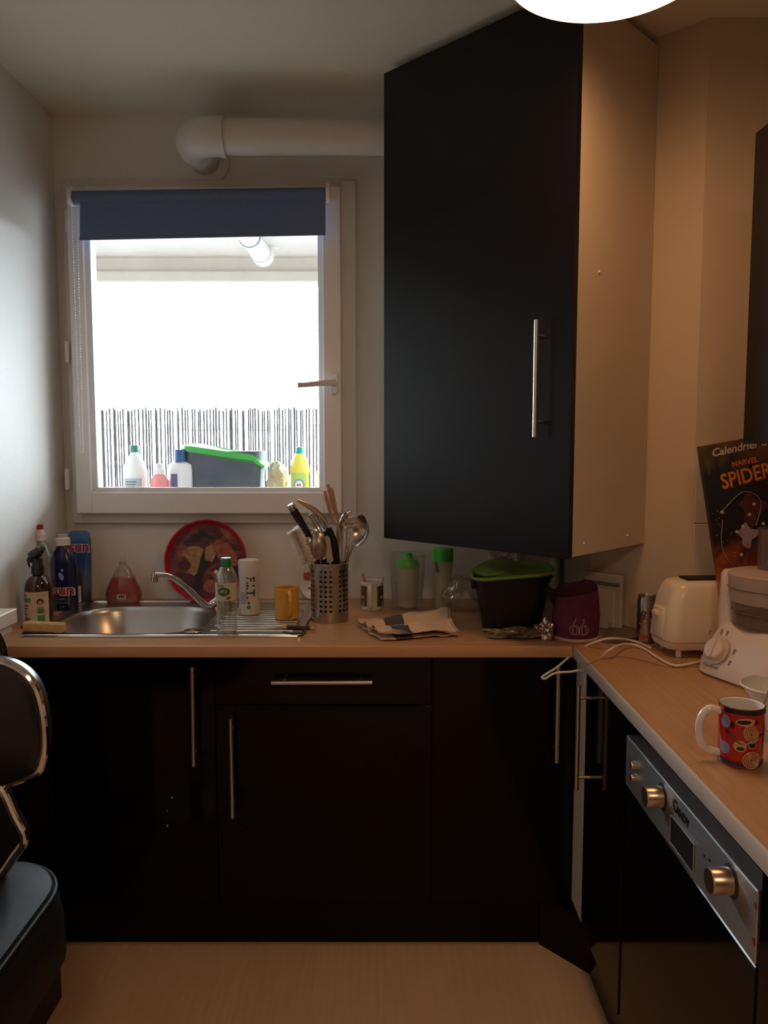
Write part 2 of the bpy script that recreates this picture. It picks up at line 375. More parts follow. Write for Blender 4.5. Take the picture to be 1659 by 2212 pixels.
# extraction pipe under the ceiling
pp = thing('ventilation_pipe', 'fat white pipe with an elbow running under the ceiling above the window', 'pipe', (-.3, 2.50, 2.405))
PR = .0535
b = bm_(); tube(b, [(-.27,0,0), (.352,0,0)], PR, 36); part('pipe_run', b, M_pvc2, pp)
b = bm_(); cx_ = -.345
arc = [(-.20,0,0), (-.25,0,0)] + [(-.25-.055*math.sin(math.radians(t)), .055-.055*math.cos(math.radians(t)), -.002*t/90) for t in range(0, 91, 10)] + [(-.305,.08,-.004)]
tube(b, arc, .0585, 36); part('pipe_elbow', b, M_pvc2, pp)
b = bm_(); tube(b, [(-.305,.07,-.004), (-.305,.202,-.004)], .050, 32); part('wall_sleeve', b, M_pvc2, pp)
b = bm_(); lathe(b, [(.049,0),(.078,0),(.082,.003),(.082,.008),(.049,.012)], 40, mtx=Matrix.Translation((-.305,.2,-.004)) @ Matrix.Rotation(math.pi/2,4,'X')); part('wall_collar', b, M_wall, pp)
b = bm_(); tube(b, [(-.208,0,0), (-.196,0,0)], .0615, 36); part('socket_ring', b, M_pvc2, pp)

# ------------------------------------------------------------------ balcony and outside
M_bal = noisy('balcony_plaster', (.62,.565,.50), (.66,.605,.54), .8, 6)
M_clad = noisy('bounce_cutting_dark', (.16,.15,.14), (.20,.19,.18), .8, 6)  # dark colour set to cut light bouncing back onto reeds and bottles
b = bm_(); Y0_ = YB+.25
for bx in ((-3.2,.06,HX0-.02,2.4),(HX1+.02,.06,2.2,2.4),(HX0-.02,.06,HX1+.02,HZ0-.02),(HX0-.02,HZ1+.02,HX1+.02,2.4)): box(b, bx[0], Y0_, bx[1], bx[2], Y0_+.02, bx[3])
struct('added_dark_cladding', b, M_clad)  # unseen dark cladding added over the outer wall to dim the balcony light
def outside(nm, *bx, m=M_bal):
    b = bm_(); box(b, *bx); return struct(nm, b, m)
outside('balcony_floor', -3.2, 2.95, .0, 2.2, 4.12, .06, m=M_clad)
outside('balcony_ceiling', -3.2, 2.95, 2.40, 2.2, 4.25, 2.55)
b = bm_(); box(b, -3.2, 4.02, 2.325, 2.2, 4.14, 2.402, .004, 1); box(b, -3.2, 4.00, 2.27, 2.2, 4.12, 2.327, .006, 1); struct('trim_2', b, M_bal)
b = bm_(); box(b, -1.60, 2.972, .06, 1.6, 3.28, 1.225, .004, 1); struct('balcony_ledge', b, mat('ledge_cement', (.30,.29,.27), .8))
b = bm_(); 
x = -1.75
while x < .55:
    r = random.uniform(.0040, .0054); h = 1.63 + random.uniform(-.012,.008); dx = random.uniform(-.006,.006)
    tube(b, [(x, 4.0+random.uniform(-.004,.004), .06), (x+dx, 4.0, h)], r, 5); x += r*2 + random.uniform(.0048,.0078)
for z in (.5, .9, 1.25, 1.52): tube(b, [(-1.75,4.008,z), (.55,4.008,z)], .0015, 4)
tag(part('reed_screen', b, noisy('weathered_reed', (.055,.053,.055), (.11,.10,.095), .8, 30), smooth=True), 'tall screen of thin grey reeds on the balcony behind the window', 'screen')
gp = thing('gutter_pipe', 'short white pipe with a joint ring hanging under the balcony ceiling outside', 'pipe', aty(555, 540, 3.65))
GL = Vector(gp.location); g0, g1 = aty(515, 478, 3.4)-GL, aty(567, 550, 3.85)-GL
b = bm_(); tube(b, [g0, g1], .047, 24); part('pipe_body', b, M_pvc, gp)
dv = (g1-g0).normalized()
b = bm_(); tube(b, [g1-dv*.04, g1+dv*.02], .054, 24); part('socket_ring', b, M_pvc, gp)
b = bm_(); tube(b, [g1-dv*.26, g1-dv*.25], .051, 24); part('joint_ring', b, mat('grey_ring', (.3,.3,.3), .5), gp)
b = bm_(); tube(b, [g1+Vector((.06,0,.03)), g1+Vector((.06,0,.075))], .02, 12); part('pipe_clip', b, M_pvc, gp)
bd = thing('apartment_building', 'pale sunlit building facade far beyond the balcony reeds', 'building', (-3, 17, -6))
b = bm_(); box(b, -9, 0, 0, 8, 1, 7.9); part('facade', b, mat('pale_render', (.80,.79,.76), .8), bd, False)
for px, w_ in ((396,.18), (478,.35), (548,.25), (640,.2)):
    b = bm_(); p = aty(px, 900, 17); box(b, p.x+3-w_/2, -.05, p.z+6-.25, p.x+3+w_/2, .02, p.z+6+.9); part('window', b, mat('far_window', (.30,.34,.40), .5), bd, False)
b = bm_(); box(b, -9, -.3, 7.0, 8, 0, 7.15); box(b, -9, -.35, 5.2, 8, 0, 5.35); part('cornice', b, mat('cornice', (.5,.5,.5), .7), bd, False)

LG = 1.225
def base_out(px, y): p = aty(px, 1046, y); return (p.x, y, LG)
def bottle(name, label, loc, prof, m_body, cap, m_cap, cat='bottle', sx=1, sy=1, rotz=0, cap_name='cap', seg=36):
    t = thing(name, label, cat, loc, rotz)
    b = bm_(); lathe(b, prof, seg, sx=sx, sy=sy); part('body', b, m_body, t)
    if cap:
        b = bm_(); lathe(b, cap, 24); part(cap_name, b, m_cap, t)
    return t
M_milk = mat('milky_plastic', (.75,.74,.70), .35)
t = bottle('plastic_bottle', 'white bottle with a dark green cap standing outside the window, leftmost there', base_out(293, 2.92),
    [(0,0),(.040,0),(.044,.006),(.044,.10),(.0445,.12),(.038,.145),(.022,.175),(.0145,.19),(.0145,.205),(0,.205)], M_milk,
    [(0,.192),(.018,.192),(.018,.214),(.016,.218),(0,.218)], mat('dark_green_cap', (.02,.16,.12), .4))
b = bm_(); patch(b, rect(-.036,.035,.036,.095), cylmap(.044)); part('label', b, mat('grey_label', (.35,.40,.42), .6), t)
b = bm_(); 
for i in range(4): patch(b, rect(-.025,.05+.01*i,.005+.004*i,.053+.01*i), cylmap(.044,0,.001))
part('label_print', b, M_ink, t)
t = bottle('squeeze_bottle', 'small pink bottle with a white push top outside behind the window glass', base_out(345, 2.90),
    [(0,0),(.032,0),(.036,.01),(.034,.085),(.022,.105),(.014,.112),(0,.112)], mat('pink_liquid', (.75,.25,.24), .3),
    [(0,.11),(.019,.11),(.019,.128),(.011,.133),(.011,.148),(0,.15)], M_pvc)
t = bottle('cleaner_bottle', 'white rectangular bottle with a blue cap standing outside beside the grey crate', base_out(390, 2.94),
    [(0,0),(.042,0),(.046,.008),(.046,.125),(.043,.145),(.022,.155),(.016,.16),(.016,.178),(0,.178)], M_pvc,
    [(0,.155),(.022,.155),(.021,.198),(.018,.202),(0,.202)], mat('blue_cap', (.02,.09,.25), .4), sy=.6)
b = bm_(); patch(b, rect(-.028,.03,-.004,.11), planemap((0,-.0285,0),(1,0,0),(0,0,1))); part('label', b, mat('blue_label', (.10,.12,.25), .5), t)
# outside crate with green lid
cr = thing('storage_crate', 'dark grey tub with a bright green warped lid outside on the window ledge', 'tub', base_out(490, 3.02))
M_tub = noisy('grey_blue_tub', (.05,.065,.085), (.075,.09,.11), .5, 12)
b = bm_(); rings = []
for z, k in ((0,.88),(.02,.90),(.195,1.0)): rings.append([Vector((x*k, y*k, z)) for x, y in rrect(.30,.17,.035)])
loft(b, rings); part('tub_body', b, M_tub, cr)
b = bm_(); rings = []
for z, k in ((.190,1.03),(.20,1.06),(.212,1.04),(.218,.80)): rings.append([Vector((x*k, y*k, z + (-.055*max(0,(x-.05)/.1)**1.5 if x > .05 else 0) + .006*math.sin(x*30))) for x, y in rrect(.30,.17,.035)])
loft(b, rings); part('tub_lid', b, mat('bright_green_lid', (.06,.40,.07), .35), cr)
b = bm_(); tube(b, [(-.16,0,.19),(-.178,0,.195),(-.178,0,.18)], .006, 8); part('grip', b, M_tub, cr)
def crumple(b, c, s, amp=.25, sub=4, seed=0, freq=6.0):
    from mathutils import noise
    r_ = bmesh.ops.create_icosphere(b, subdivisions=sub, radius=1.0)
    for v in r_['verts']:
        n_ = noise.noise(v.co*freq*.4+Vector((seed,0,0))) + .5*noise.noise(v.co*freq+Vector((0,seed,0)))
        q = v.co*(1+amp*n_); v.co = Vector((c[0]+q.x*s[0], c[1]+q.y*s[1], c[2]+max(q.z,-.9)*s[2]))
    return b
b = bm_(); crumple(b, (0,0,.07), (.042,.045,.078), .28, 4, 3)
o = part('paper_bag', b, noisy('brown_bag', (.45,.36,.22), (.62,.55,.42), .7, 14), ang=25); o.location = base_out(600, 2.98)
tag(o, 'crumpled beige bag outside between the green lidded tub and the yellow bottle', 'bag')
t = bottle('detergent_bottle', 'yellow bottle with a teal cap standing outside at the right of the window', base_out(648, 2.91),
    [(0,0),(.030,0),(.035,.01),(.036,.05),(.034,.10),(.038,.125),(.032,.16),(.018,.185),(.013,.19),(0,.19)], mat('yellow_bottle', (.78,.66,.10), .35),
    [(0,.186),(.0165,.186),(.015,.208),(.010,.212),(0,.212)], mat('teal_cap', (.02,.35,.28), .4))
b = bm_(); patch(b, rect(-.030,.055,.030,.115), cylmap(.0365)); part('label', b, mat('lime_label', (.42,.55,.12), .5), t)
b = bm_(); patch(b, ell(0,.070,.020,.022), cylmap(.0365,0,.001)); part('round_logo', b, mat('logo_blue', (.12,.25,.50), .5), t)
b = bm_(); patch(b, ell(0,.070,.015,.017), cylmap(.0365,0,.0014)); part('logo_disc', b, M_pvc, t)
b = bm_(); patch(b, ell(-.004,.070,.004,.004,10), cylmap(.0365,0,.0018)); patch(b, [(.001,.064),(.009,.070),(.001,.076)], cylmap(.0365,0,.0018)); part('logo_mark', b, mat('logo_red', (.5,.03,.03), .5), t)
b = bm_(); crumple(b, (0,0,.09), (.045,.04,.095), .25, 4, 9)
o = part('plastic_bag', b, mat('white_bag', (.8,.8,.8), .5), ang=25); o.location = base_out(708, 2.99)
tag(o, 'white plastic bag outside at the far right edge of the window', 'bag')

# ------------------------------------------------------------------ base cabinets and worktop
def bar_handle(parent, p0, p1, out, m=M_steel, r=.006, posts=.12, name='handle', off=.03):
    p0, p1, out = Vector(p0), Vector(p1), Vector(out); b = bm_()
    tube(b, [p0, p1], r, 14); d = p1-p0
    for k in (posts, 1-posts): q = p0+d*k; tube(b, [q, q-out*off], r*.75, 10)
    return part(name, b, m, parent)
CT = .90; FY = 2.08; KZ = .15; DT = .865
def base_unit(name, label, x0, x1, fronts, depth=.60, top=.8675):
    t = thing(name, label, 'cabinet', ((x0+x1)/2, FY+.02, 0)); L = Vector(t.location)
    b = bm_(); box(b, x0-L.x, 0, KZ, x1-L.x, depth-.02, top); part('carcass', b, M_rub, t, False)
    return t, L
def front(t, L, kind, x0, x1, z0, z1):
    b = bm_(); box(b, x0-L.x+.0012, -.02, z0-L.z, x1-L.x-.0012, -.001, z1-L.z, .0012, 1); return part(kind, b, M_black, t, False)
t, L = base_unit('base_cabinet', 'glossy black sink cabinet with one tall door, far left under the sink', -1.10, -.47, None, top=.735)
d = front(t, L, 'cabinet_door', -1.07, -.469, KZ, DT); p0, p1 = aty(415,1441,2.045), aty(418,1655,2.045)
bar_handle(d, p0-L, p1-L, (0,-1,0))
# water drips on the door
for px, py, r in ((371,1723,.0032),(361,1752,.0022),(361,1784,.0030)):
    b = bm_(); q = aty(px,py,FY-.021)-L; sphere(b, q, r, 8, 6, (1,.4,1.3)); part('water_drop', b, M_chrome, d)
t, L = base_unit('base_cabinet', 'glossy black cabinet with a top drawer and a door, middle of the back run', -.469, .132, None)
d = front(t, L, 'drawer', -.469, .132, .7265, DT); bar_handle(d, aty(586,1475.5,2.045)-L, aty(804,1474.5,2.045)-L, (0,-1,0))
d = front(t, L, 'cabinet_door', -.469, .132, KZ, .7225); bar_handle(d, aty(498,1553,2.045)-L, aty(502,1767,2.045)-L, (0,-1,0))
t, L = base_unit('base_cabinet', 'glossy black cabinet with a narrow door reaching the right corner', .132, .53, None)
d = front(t, L, 'cabinet_door', .132, .528, KZ, DT); bar_handle(d, aty(1206,1440,2.045)-L, aty(1202,1647,2.045)-L, (0,-1,0))
b = bm_(); box(b, -1.10, FY+.045, 0, .56, FY+.06, KZ-.002)
tag(part('plinth', b, M_black, None, False), 'black plinth board along the floor under the back run of cabinets', 'plinth')
b = bm_(); prism(b, [(.45,2.115),(.562,1.99),(.562,0.2),(.575,.2),(.575,1.995),(.46,2.123)], (0,0,0), (1,0,0), (0,1,0), (0,0,KZ-.002))
tag(part('plinth', b, M_black, None, False), 'black angled plinth board under the right run of cabinets', 'plinth')

# worktops
SX0, SX1, SY0, SY1 = -.985, -.545, 2.185, 2.535      # bowl opening
b = bm_(); ZT, ZB = .90, .8685
for bx in ((XL, 2.053, XR*0+.52, SY0-.01), (XL, SY1+.01, .632, 2.70), (XL, SY0-.01, SX0-.01, SY1+.01), (SX1+.01, SY0-.01, .52, SY1+.01)):
    box(b, bx[0], bx[1], ZB, bx[2], bx[3], ZT)
bmesh.ops.remove_doubles(b, verts=b.verts[:], dist=.0001)
wt = part('worktop', b, M_top, None, False); tag(wt, 'beech wood worktop along the back wall holding the sink', 'worktop')
b = bm_(); box(b, XL, 2.046, ZB, .512, 2.0535, ZT+.0005, .0025, 2); part('front_edge', b, M_edge, wt)
b = bm_(); prism(b, [(.52,.2),(XR,.2),(XR,2.11),(.851,2.11),(.631,2.328),(.631,2.544),(.521,2.544)], (0,0,ZB), (1,0,0), (0,1,0), (0,0,ZT-ZB))
wr = part('worktop', b, M_topy, None, False); tag(wr, 'beech wood worktop along the right wall under the toaster', 'worktop')
b = bm_(); box(b, .5125, .2, ZB, .5205, 2.05, ZT+.0004, .0028, 2); part('front_edge', b, M_edge2, wr)

# right run
b = bm_(); box(b, .532, 1.975, KZ+.01, .60, 2.078, .866); o = part('filler_panel', b, M_pvc, None, False); tag(o, 'narrow white filler panel in the corner between the two cabinet runs', 'panel')
t = thing('base_cabinet', 'glossy black narrow cabinet with a bar handle beside the oven', 'cabinet', (.55, 1.81, 0)); L = Vector(t.location)
b = bm_(); box(b, .003, -.165, KZ, .58, .16, .866); part('carcass', b, M_rub, t, False)
b = bm_(); box(b, -.018, -.165, KZ, 0, .163, .855, .0012, 1); d = part('cabinet_door', b, M_black, t, False)
h0, h1 = atx(1250,1480,.497), atx(1245,1706,.497); q0, q1 = Vector((.497, h0.y, h0.z)), Vector((.497, h0.y, h1.z))
bar_handle(d, q0-L, q1-L, (-1,0,0), off=.036)
# oven
ov = thing('built_in_oven', 'built-in black oven with a steel control panel and round knobs', 'oven', (.55, 1.335, 0)); L = Vector(ov.location)
oy0, oy1 = 1.04, 1.632
b = bm_(); box(b, .03, oy0-L.y, .155, .55, oy1-L.y, .845); part('oven_body', b, mat('oven_housing', (.012,.012,.013), .6), ov, False)
M_pan = mat('panel_steel', (.60,.62,.64), .46, 1.0)
n, l = nt(M_pan); tc = n.new('ShaderNodeTexCoord'); mp = n.new('ShaderNodeMapping'); mp.inputs['Scale'].default_value = (2, 2, 300); l.new(tc.outputs['Object'], mp.inputs[0])
no = n.new('ShaderNodeTexNoise'); no.inputs['Scale'].default_value = 3; l.new(mp.outputs[0], no.inputs['Vector']); bp = n.new('ShaderNodeBump'); bp.inputs['Strength'].default_value = .5; bp.inputs['Distance'].default_value = .001
l.new(no.outputs[0], bp.inputs['Height']); l.new(bp.outputs[0], n['Principled BSDF'].inputs['Normal'])
b = bm_(); box(b, -.02, oy0-L.y, .703, .012, oy1-L.y, .814, .002, 2); cpn = part('control_panel', b, M_pan, ov, False)
b = bm_(); box(b, -.018, oy0-L.y, .152, .01, oy1-L.y, .699, .002, 1); part('oven_door', b, M_black, ov, False)
XF = .53
pm = lambda y, z, lift=.0006: planemap((-.02-lift, y-L.y, z), (0,-1,0), (0,0,1))
def knob(px, py, r, dep, nm, m):
    q = atx(px, py, XF-dep); b = bm_()
    lathe(b, [(r*.9,0),(r,.003),(r*.97,dep-.002),(r*.9,dep),(0,dep)], 28, mtx=Matrix.Translation((-.02, q.y-L.y, q.z)) @ Matrix.Rotation(-math.pi/2, 4, 'Y'))
    o = part(nm, b, m, cpn); return q
M_knob = mat('knob_metal', (.62,.52,.42), .3, 1.0)
for px, py in ((1392,1721),(1531,1903)):
    q = knob(px, py, .0205, .034, 'knob', M_knob)
    b = bm_(); patch(b, ell(0,0,.026,.026), pm(q.y, q.z), .02); part('knob_ring', b, mat('dark_ring', (.10,.10,.11), .4, .5), cpn, False)
for px, py in ((1362,1653),(1362,1680)): knob(px, py, .0085, .012, 'push_button', M_knob)
dq = [atx(a, c, XF) for a, c in ((1450,1765),(1500,1826),(1500,1878),(1448,1820))]
yc, zc_ = sum(q.y for q in dq)/4, sum(q.z for q in dq)/4
yw = (dq[0].y+dq[3].y-dq[1].y-dq[2].y)/4; zh = .026
b = bm_(); patch(b, rrect(2*yw, 2*zh, .002), pm(yc, zc_, .0012), 1); part('display', b, mat('display_glass', (.03,.035,.04), .15), cpn, False)
b = bm_(); tube(b, [Vector((-.0215, yc-L.y-u, zc_+v)) for u, v in rrect(2*yw, 2*zh, .002, 2)], .0009, 6, closed=True); part('display_rim', b, M_steel, cpn)
lt = text('lettering', 'C', .030, M_ink, cpn, pm(1.3470, .790, .001), thick=.001)
text('lettering', 'ANDY', .021, M_ink, cpn, pm(1.312, .787, .001), thick=.0009, spacing=1.0, align='CENTER')
for px, py in ((1634,1958),(1629,2035)):
    b = bm_(); q = atx(px, py, XF); patch(b, ell(0,0,.004,.006,12,.5), pm(q.y, q.z, .001), .02); part('red_mark', b, mat('red_ink', (.35,.01,.05), .5), cpn, False)
b = bm_()
for i, (du, dv_) in enumerate(((-.018,.030),(0,.034),(.018,.030))):
    q = atx(1531, 1903, XF); patch(b, rect(du-.003,dv_,du+.003,dv_+.004), pm(q.y, q.z, .001), .02)
part('dial_print', b, M_ink, cpn, False)
t = thing('base_cabinet', 'glossy black cabinet under the worktop nearest the camera on the right', 'cabinet', (.55, .60, 0))
b = bm_(); box(b, .003, -.36, KZ, .58, .43, .866); part('carcass', b, M_rub, t, False)
b = bm_(); box(b, -.018, -.36, KZ, 0, .433, .865, .0012, 1); part('cabinet_door', b, M_black, t, False)

# wall cabinets
c0, c1, c2, c3 = Vector((0,2.36,0)), Vector((.462,1.912,0)), Vector((.750,2.205,0)), Vector((.288,2.653,0))
cz0, cz1 = 1.162, 2.53
cb = thing('wall_cabinet', 'tall black-fronted wall cabinet with white sides hung across the corner', 'wall cabinet', (.37, 2.28, cz0)); L = Vector(cb.location)
dn = Vector((-(c1-c0).y, (c1-c0).x, 0)).normalized()
if dn.y > 0: dn = -dn
di = -dn*.02
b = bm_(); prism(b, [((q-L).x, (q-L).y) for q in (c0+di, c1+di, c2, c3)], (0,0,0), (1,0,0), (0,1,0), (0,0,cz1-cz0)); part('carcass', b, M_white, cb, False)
b = bm_(); uu = (c1-c0).normalized()
prism(b, [((q-L).x, (q-L).y) for q in (c0+di*.93, c1+di*.93, c1, c0)], (0,0,-.004), (1,0,0), (0,1,0), (0,0,cz1-cz0+.004)); d = part('cabinet_door', b, M_blackw, cb, False)
def ondoor(px, py, lift=0.0):
    r = ray(px, py); o_ = Vector((0,0,CAMZ)); k = (c0+dn*lift); t_ = (k-Vector((0,0,0))).dot(dn)/r.dot(dn); return o_+r*t_
h0, h1 = ondoor(1159,691,.035), ondoor(1155,944,.035); hm = (h0+h1)/2
bar_handle(d, Vector((hm.x,hm.y,h0.z))-L, Vector((hm.x,hm.y,h1.z))-L, dn, off=.034, posts=.13)
un = (c2-c1).normalized(); sn = Vector((un.y,-un.x,0)); 
if sn.y > 0: sn = -sn
for s_, z_ in ((.055,.03),(.29,.03),(.10,.72)):
    b = bm_(); q = c1-dn*.02+un*s_+Vector((0,0,z_+cz0))-L; sphere(b, q, .004, 10, 6); part('screw_cap', b, M_pvc, cb)
u0 = atx(1614, 620, .80)
t = thing('wall_cabinet', 'plain black wall cabinet above the appliances at the right edge of the picture', 'wall cabinet', (.82, 1.30, 1.447)); L = Vector(t.location)
b = bm_(); box(b, .003, -.95, 0, .33, .425, .668); part('carcass', b, M_rub, t, False)
b = bm_(); box(b, -.018, -.12, 0, 0, .425, .668, .001, 1); part('cabinet_door', b, M_blackw, t, False)
b = bm_(); box(b, -.018, -.95, 0, 0, -.123, .668, .001, 1); part('cabinet_door', b, M_blackw, t, False)

# ceiling lamp
lc = Vector((.43, 1.54, 2.345))
lp = thing('ceiling_lamp', 'glowing round white ceiling lamp at the top of the picture', 'lamp', (lc.x, lc.y, lc.z))
mL = mat('lamp_glow', (.9,.85,.75), .4, emit=LAMP_COLOR, es=LAMP_STRENGTH)
b = bm_(); lathe(b, [(0,-.024),(.06,-.0225),(.12,-.017),(.17,-.008),(.193,0),(.196,.006)], 64); part('lamp_shade', b, mL, lp)
b = bm_(); lathe(b, [(.1965,.002),(.200,.004),(.200,.05),(.19,.058),(0,.060)], 64); part('lamp_housing', b, M_pvc, lp)
b = bm_(); lathe(b, [(0,.058),(.06,.058),(.06,CZ-lc.z-.002),(0,CZ-lc.z-.002)], 32); part('lamp_mount', b, M_pvc, lp)

# pipes in the corner under the wall cabinet
for i, (px, r) in enumerate(((1062,.012),(1118,.014),(1200,.018),(1238,.013))):
    p = aty(px, 1240, 2.665); b = bm_(); tube(b, [(0,0,0), (0,0,CZ-.902)], r, 16)
    for z in (.25, 1.2): tube(b, [(0,0,z), (0,0,z+.015)], r*1.25, 16)
    o = part('water_pipe', b, M_pvc2); o.location = (p.x, 2.68, .901)
    tag(o, ['thin white vertical pipe behind the green lidded bin, leftmost of the corner pipes', 'white vertical pipe behind the green lid, second of the corner pipes', 'thickest white vertical pipe in the corner behind the purple pot', 'white vertical pipe in the corner, rightmost, beside the boxed duct'][i], 'pipe', 'white pipes in the corner')

# side cabinet, shelf board and bar stool at left
t = thing('side_cabinet', 'black side cabinet at the left edge behind the bar stool', 'cabinet', (-.98, 1.85, 0)); L = Vector(t.location)
b = bm_(); box(b, XL-L.x+.003, -.42, 0, .135, .05, .82, .002, 1); part('carcass', b, M_black, t, False)
t = thing('white_shelf_board', 'thick white board end with pale top at the far left beside the sink', 'shelf', (-1.06, 1.75, .94)); L = Vector(t.location)
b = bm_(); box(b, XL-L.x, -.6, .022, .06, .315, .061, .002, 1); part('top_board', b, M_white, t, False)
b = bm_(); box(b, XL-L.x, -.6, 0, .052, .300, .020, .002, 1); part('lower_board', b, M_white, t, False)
b = bm_(); box(b, XL-L.x, -.6, -.119, .0, -.3, -.0005); part('support', b, M_rub, t, False)
st = thing('bar_stool', 'black leather bar stool with chrome trim at the lower left edge', 'stool', (-.72, 1.22, 0)); L = Vector(st.location)
M_lea = noisy('black_leather', (.008,.008,.009), (.011,.011,.012), .30, 20, .12, 60)
def lw(px, py, y): return aty(px, py, y)-L
M_seat = noisy('seat_leather', (.006,.007,.007), (.009,.010,.010), .55, 20, .15, 60, spec=.22)
BYd = 1.28
outl = spline([(-300,1700),(-320,1560),(-250,1450),(-120,1418),(-20,1420),(40,1436),(78,1475),(98,1540),(103,1600),(96,1640),(80,1662),(20,1684),(-100,1712),(-300,1700)], 5)[:-1] if False else None
ow = [(-300,1690),(-330,1600),(-300,1500),(-220,1440),(-110,1418),(-10,1421),(45,1440),(80,1478),(98,1540),(103,1600),(97,1640),(82,1664),(10,1690),(-120,1715)]
pts = [lw(a, c, BYd + .00012*(103-a)) for a, c in ow]
loop = spline([Vector(p) for p in pts]+[Vector(pts[0])], 5)[:-1]
b = bm_(); cen = sum((Vector(p) for p in loop), Vector())/len(loop)
rings = []
for k, dy in ((.90,-.030),(.97,-.026),(1.0,-.012),(1.0,.012),(.97,.026),(.90,.030)): rings.append([cen+(p-cen)*k+Vector((0,dy,0)) for p in loop])
loft(b, rings); part('backrest', b, M_lea, st)
b = bm_(); tube(b, [p+Vector((0,-.012,0)) for p in loop], .0075, 10, closed=True); part('backrest_trim', b, M_chrome, st)
b = bm_(); tube(b, spline([lw(-30,1330,1.34), lw(2,1385,1.34), lw(12,1425,1.34)], 6), .006, 8); part('back_piping', b, M_rub, st)
arm = [lw(a, c, 1.27) for a, c in ((-120,1640),(-40,1670),(0,1700),(28,1760),(52,1812),(30,1850),(0,1893),(-60,1960),(-160,1990))]
al = spline(arm, 5)
b = bm_(); tube(b, al, .008, 10); part('chrome_arm', b, M_chrome, st)
b = bm_(); A = [b.verts.new(p+Vector((0,.01,0))) for p in al]; B_ = [b.verts.new(p+Vector((0,.024,0))) for p in al]
b.faces.new(A); b.faces.new(list(reversed(B_)))
for i in range(len(A)): j = (i+1)%len(A); b.faces.new((A[i],A[j],B_[j],B_[i]))
part('lower_back', b, M_lea, st)
# seat cushion
sc_ = Vector((-.765, 1.13, 0))-L
def srect(w_, h_, r): return [Vector((sc_.x+x, sc_.y+y, 0)) for x, y in rrect(w_, h_, r, 8)]
b = bm_(); rings = []
for z, k in ((.53,.80),(.535,.96),(.56,1.03),(.63,1.02),(.67,.99),(.690,.95),(.698,.86),(.702,.6)): rings.append([Vector((sc_.x+(p.x-sc_.x)*k, sc_.y+(p.y-sc_.y)*k, z)) for p in srect(.42,.44,.12)])
loft(b, rings); part('seat', b, M_seat, st)
b = bm_(); tube(b, [Vector((sc_.x+(p.x-sc_.x)*.975, sc_.y+(p.y-sc_.y)*.975, .682)) for p in srect(.42,.44,.12)], .004, 8, closed=True); part('seat_piping', b, M_seat, st)
b = bm_(); tube(b, [Vector((sc_.x+(p.x-sc_.x)*1.0, sc_.y+(p.y-sc_.y)*1.035, .565)) for p in srect(.42,.44,.12)], .004, 8, closed=True); part('seat_edge_trim', b, M_chrome if False else M_lea, st)
b = bm_(); tube(b, [(sc_.x,sc_.y,.02),(sc_.x,sc_.y,.53)], .03, 20); part('post', b, M_chrome, st)
b = bm_(); lathe(b, [(0,0),(.20,0),(.20,.008),(.05,.025),(0,.025)], 40, c=(sc_.x,sc_.y,0)); part('base', b, M_chrome, st)
b = bm_(); tube(b, [(sc_.x-.02,.08-.0,.56),(sc_.x-.02,.14,.60),(sc_.x-.02,.13,.80),(sc_.x-.02,.09,.95)], .012, 10); part('back_bracket', b, M_chrome, st)

# ------------------------------------------------------------------ sink and tap
sk = thing('sink', 'stainless steel sink with a bowl at left and ribbed drainer at right', 'sink', (-.64, 2.38, .90)); L = Vector(sk.location)
M_sink = mat('sink_steel', (.50,.48,.44), .28, 1.0)
ox0, ox1, oy0_, oy1_ = -1.035, -.235, 2.145, 2.625
cx_, cy_ = (SX0+SX1)/2, (SY0+SY1)/2
N = 64
inner = rrect(SX1-SX0, SY1-SY0, .13, 15, cx_, cy_)
outer = []
for x, y in inner:            # rectangular rim round the bowl
    dx, dy = x-cx_, y-cy_; k = 1e9
    bx0, bx1 = ox0, -.515
    if dx > 1e-6: k = min(k, (bx1-cx_)/dx)
    if dx < -1e-6: k = min(k, (bx0-cx_)/dx)
    if dy > 1e-6: k = min(k, (oy1_-cy_)/dy)
    if dy < -1e-6: k = min(k, (oy0_-cy_)/dy)
    outer.append((cx_+dx*k, cy_+dy*k))
b = bm_(); R = []
for z, pts_ in ((.003, outer),(.003, [(cx_+(x-cx_)*1.04, cy_+(y-cy_)*1.05) for x, y in inner]),(-.002, [(cx_+(x-cx_)*1.015, cy_+(y-cy_)*1.02) for x, y in inner]),(-.012, inner),(-.085, [(cx_+(x-cx_)*.90, cy_+(y-cy_)*.90) for x, y in inner]),(-.105, [(cx_+(x-cx_)*.80, cy_+(y-cy_)*.78) for x, y in inner]),(-.110, [(cx_+(x-cx_)*.2, cy_+(y-cy_)*.2) for x, y in inner])):
    R.append([Vector((x-L.x, y-L.y, z)) for x, y in pts_])
loft(b, R, cap0=False); part('bowl', b, M_sink, sk)
b = bm_(); box(b, -.515-L.x, oy0_-L.y, -.001, ox1-L.x, oy1_-L.y, .0025)
for i in range(11):
    y = 2.20+.031*i; tube(b, [(-.505-L.x+.012*(i%2), y-L.y, .003), (-.265-L.x, y-L.y, .003)], .0045, 8, up=Vector((0,0,1)))
part('drainer', b, M_sink, sk)
b = bm_(); tube(b, [Vector((x-L.x, y-L.y, .003)) for x, y in rrect(ox1-ox0, oy1_-oy0_, .012, 3, (ox0+ox1)/2, (oy0_+oy1_)/2)], .0055, 8, closed=True); part('rim', b, M_chrome, sk)
b = bm_(); lathe(b, [(0,-.112),(.035,-.112),(.04,-.106),(.036,-.103),(0,-.103)], 24, c=(cx_-L.x, cy_-L.y, 0)); part('drain', b, M_chrome, sk)
b = bm_()
from mathutils import noise as _nz
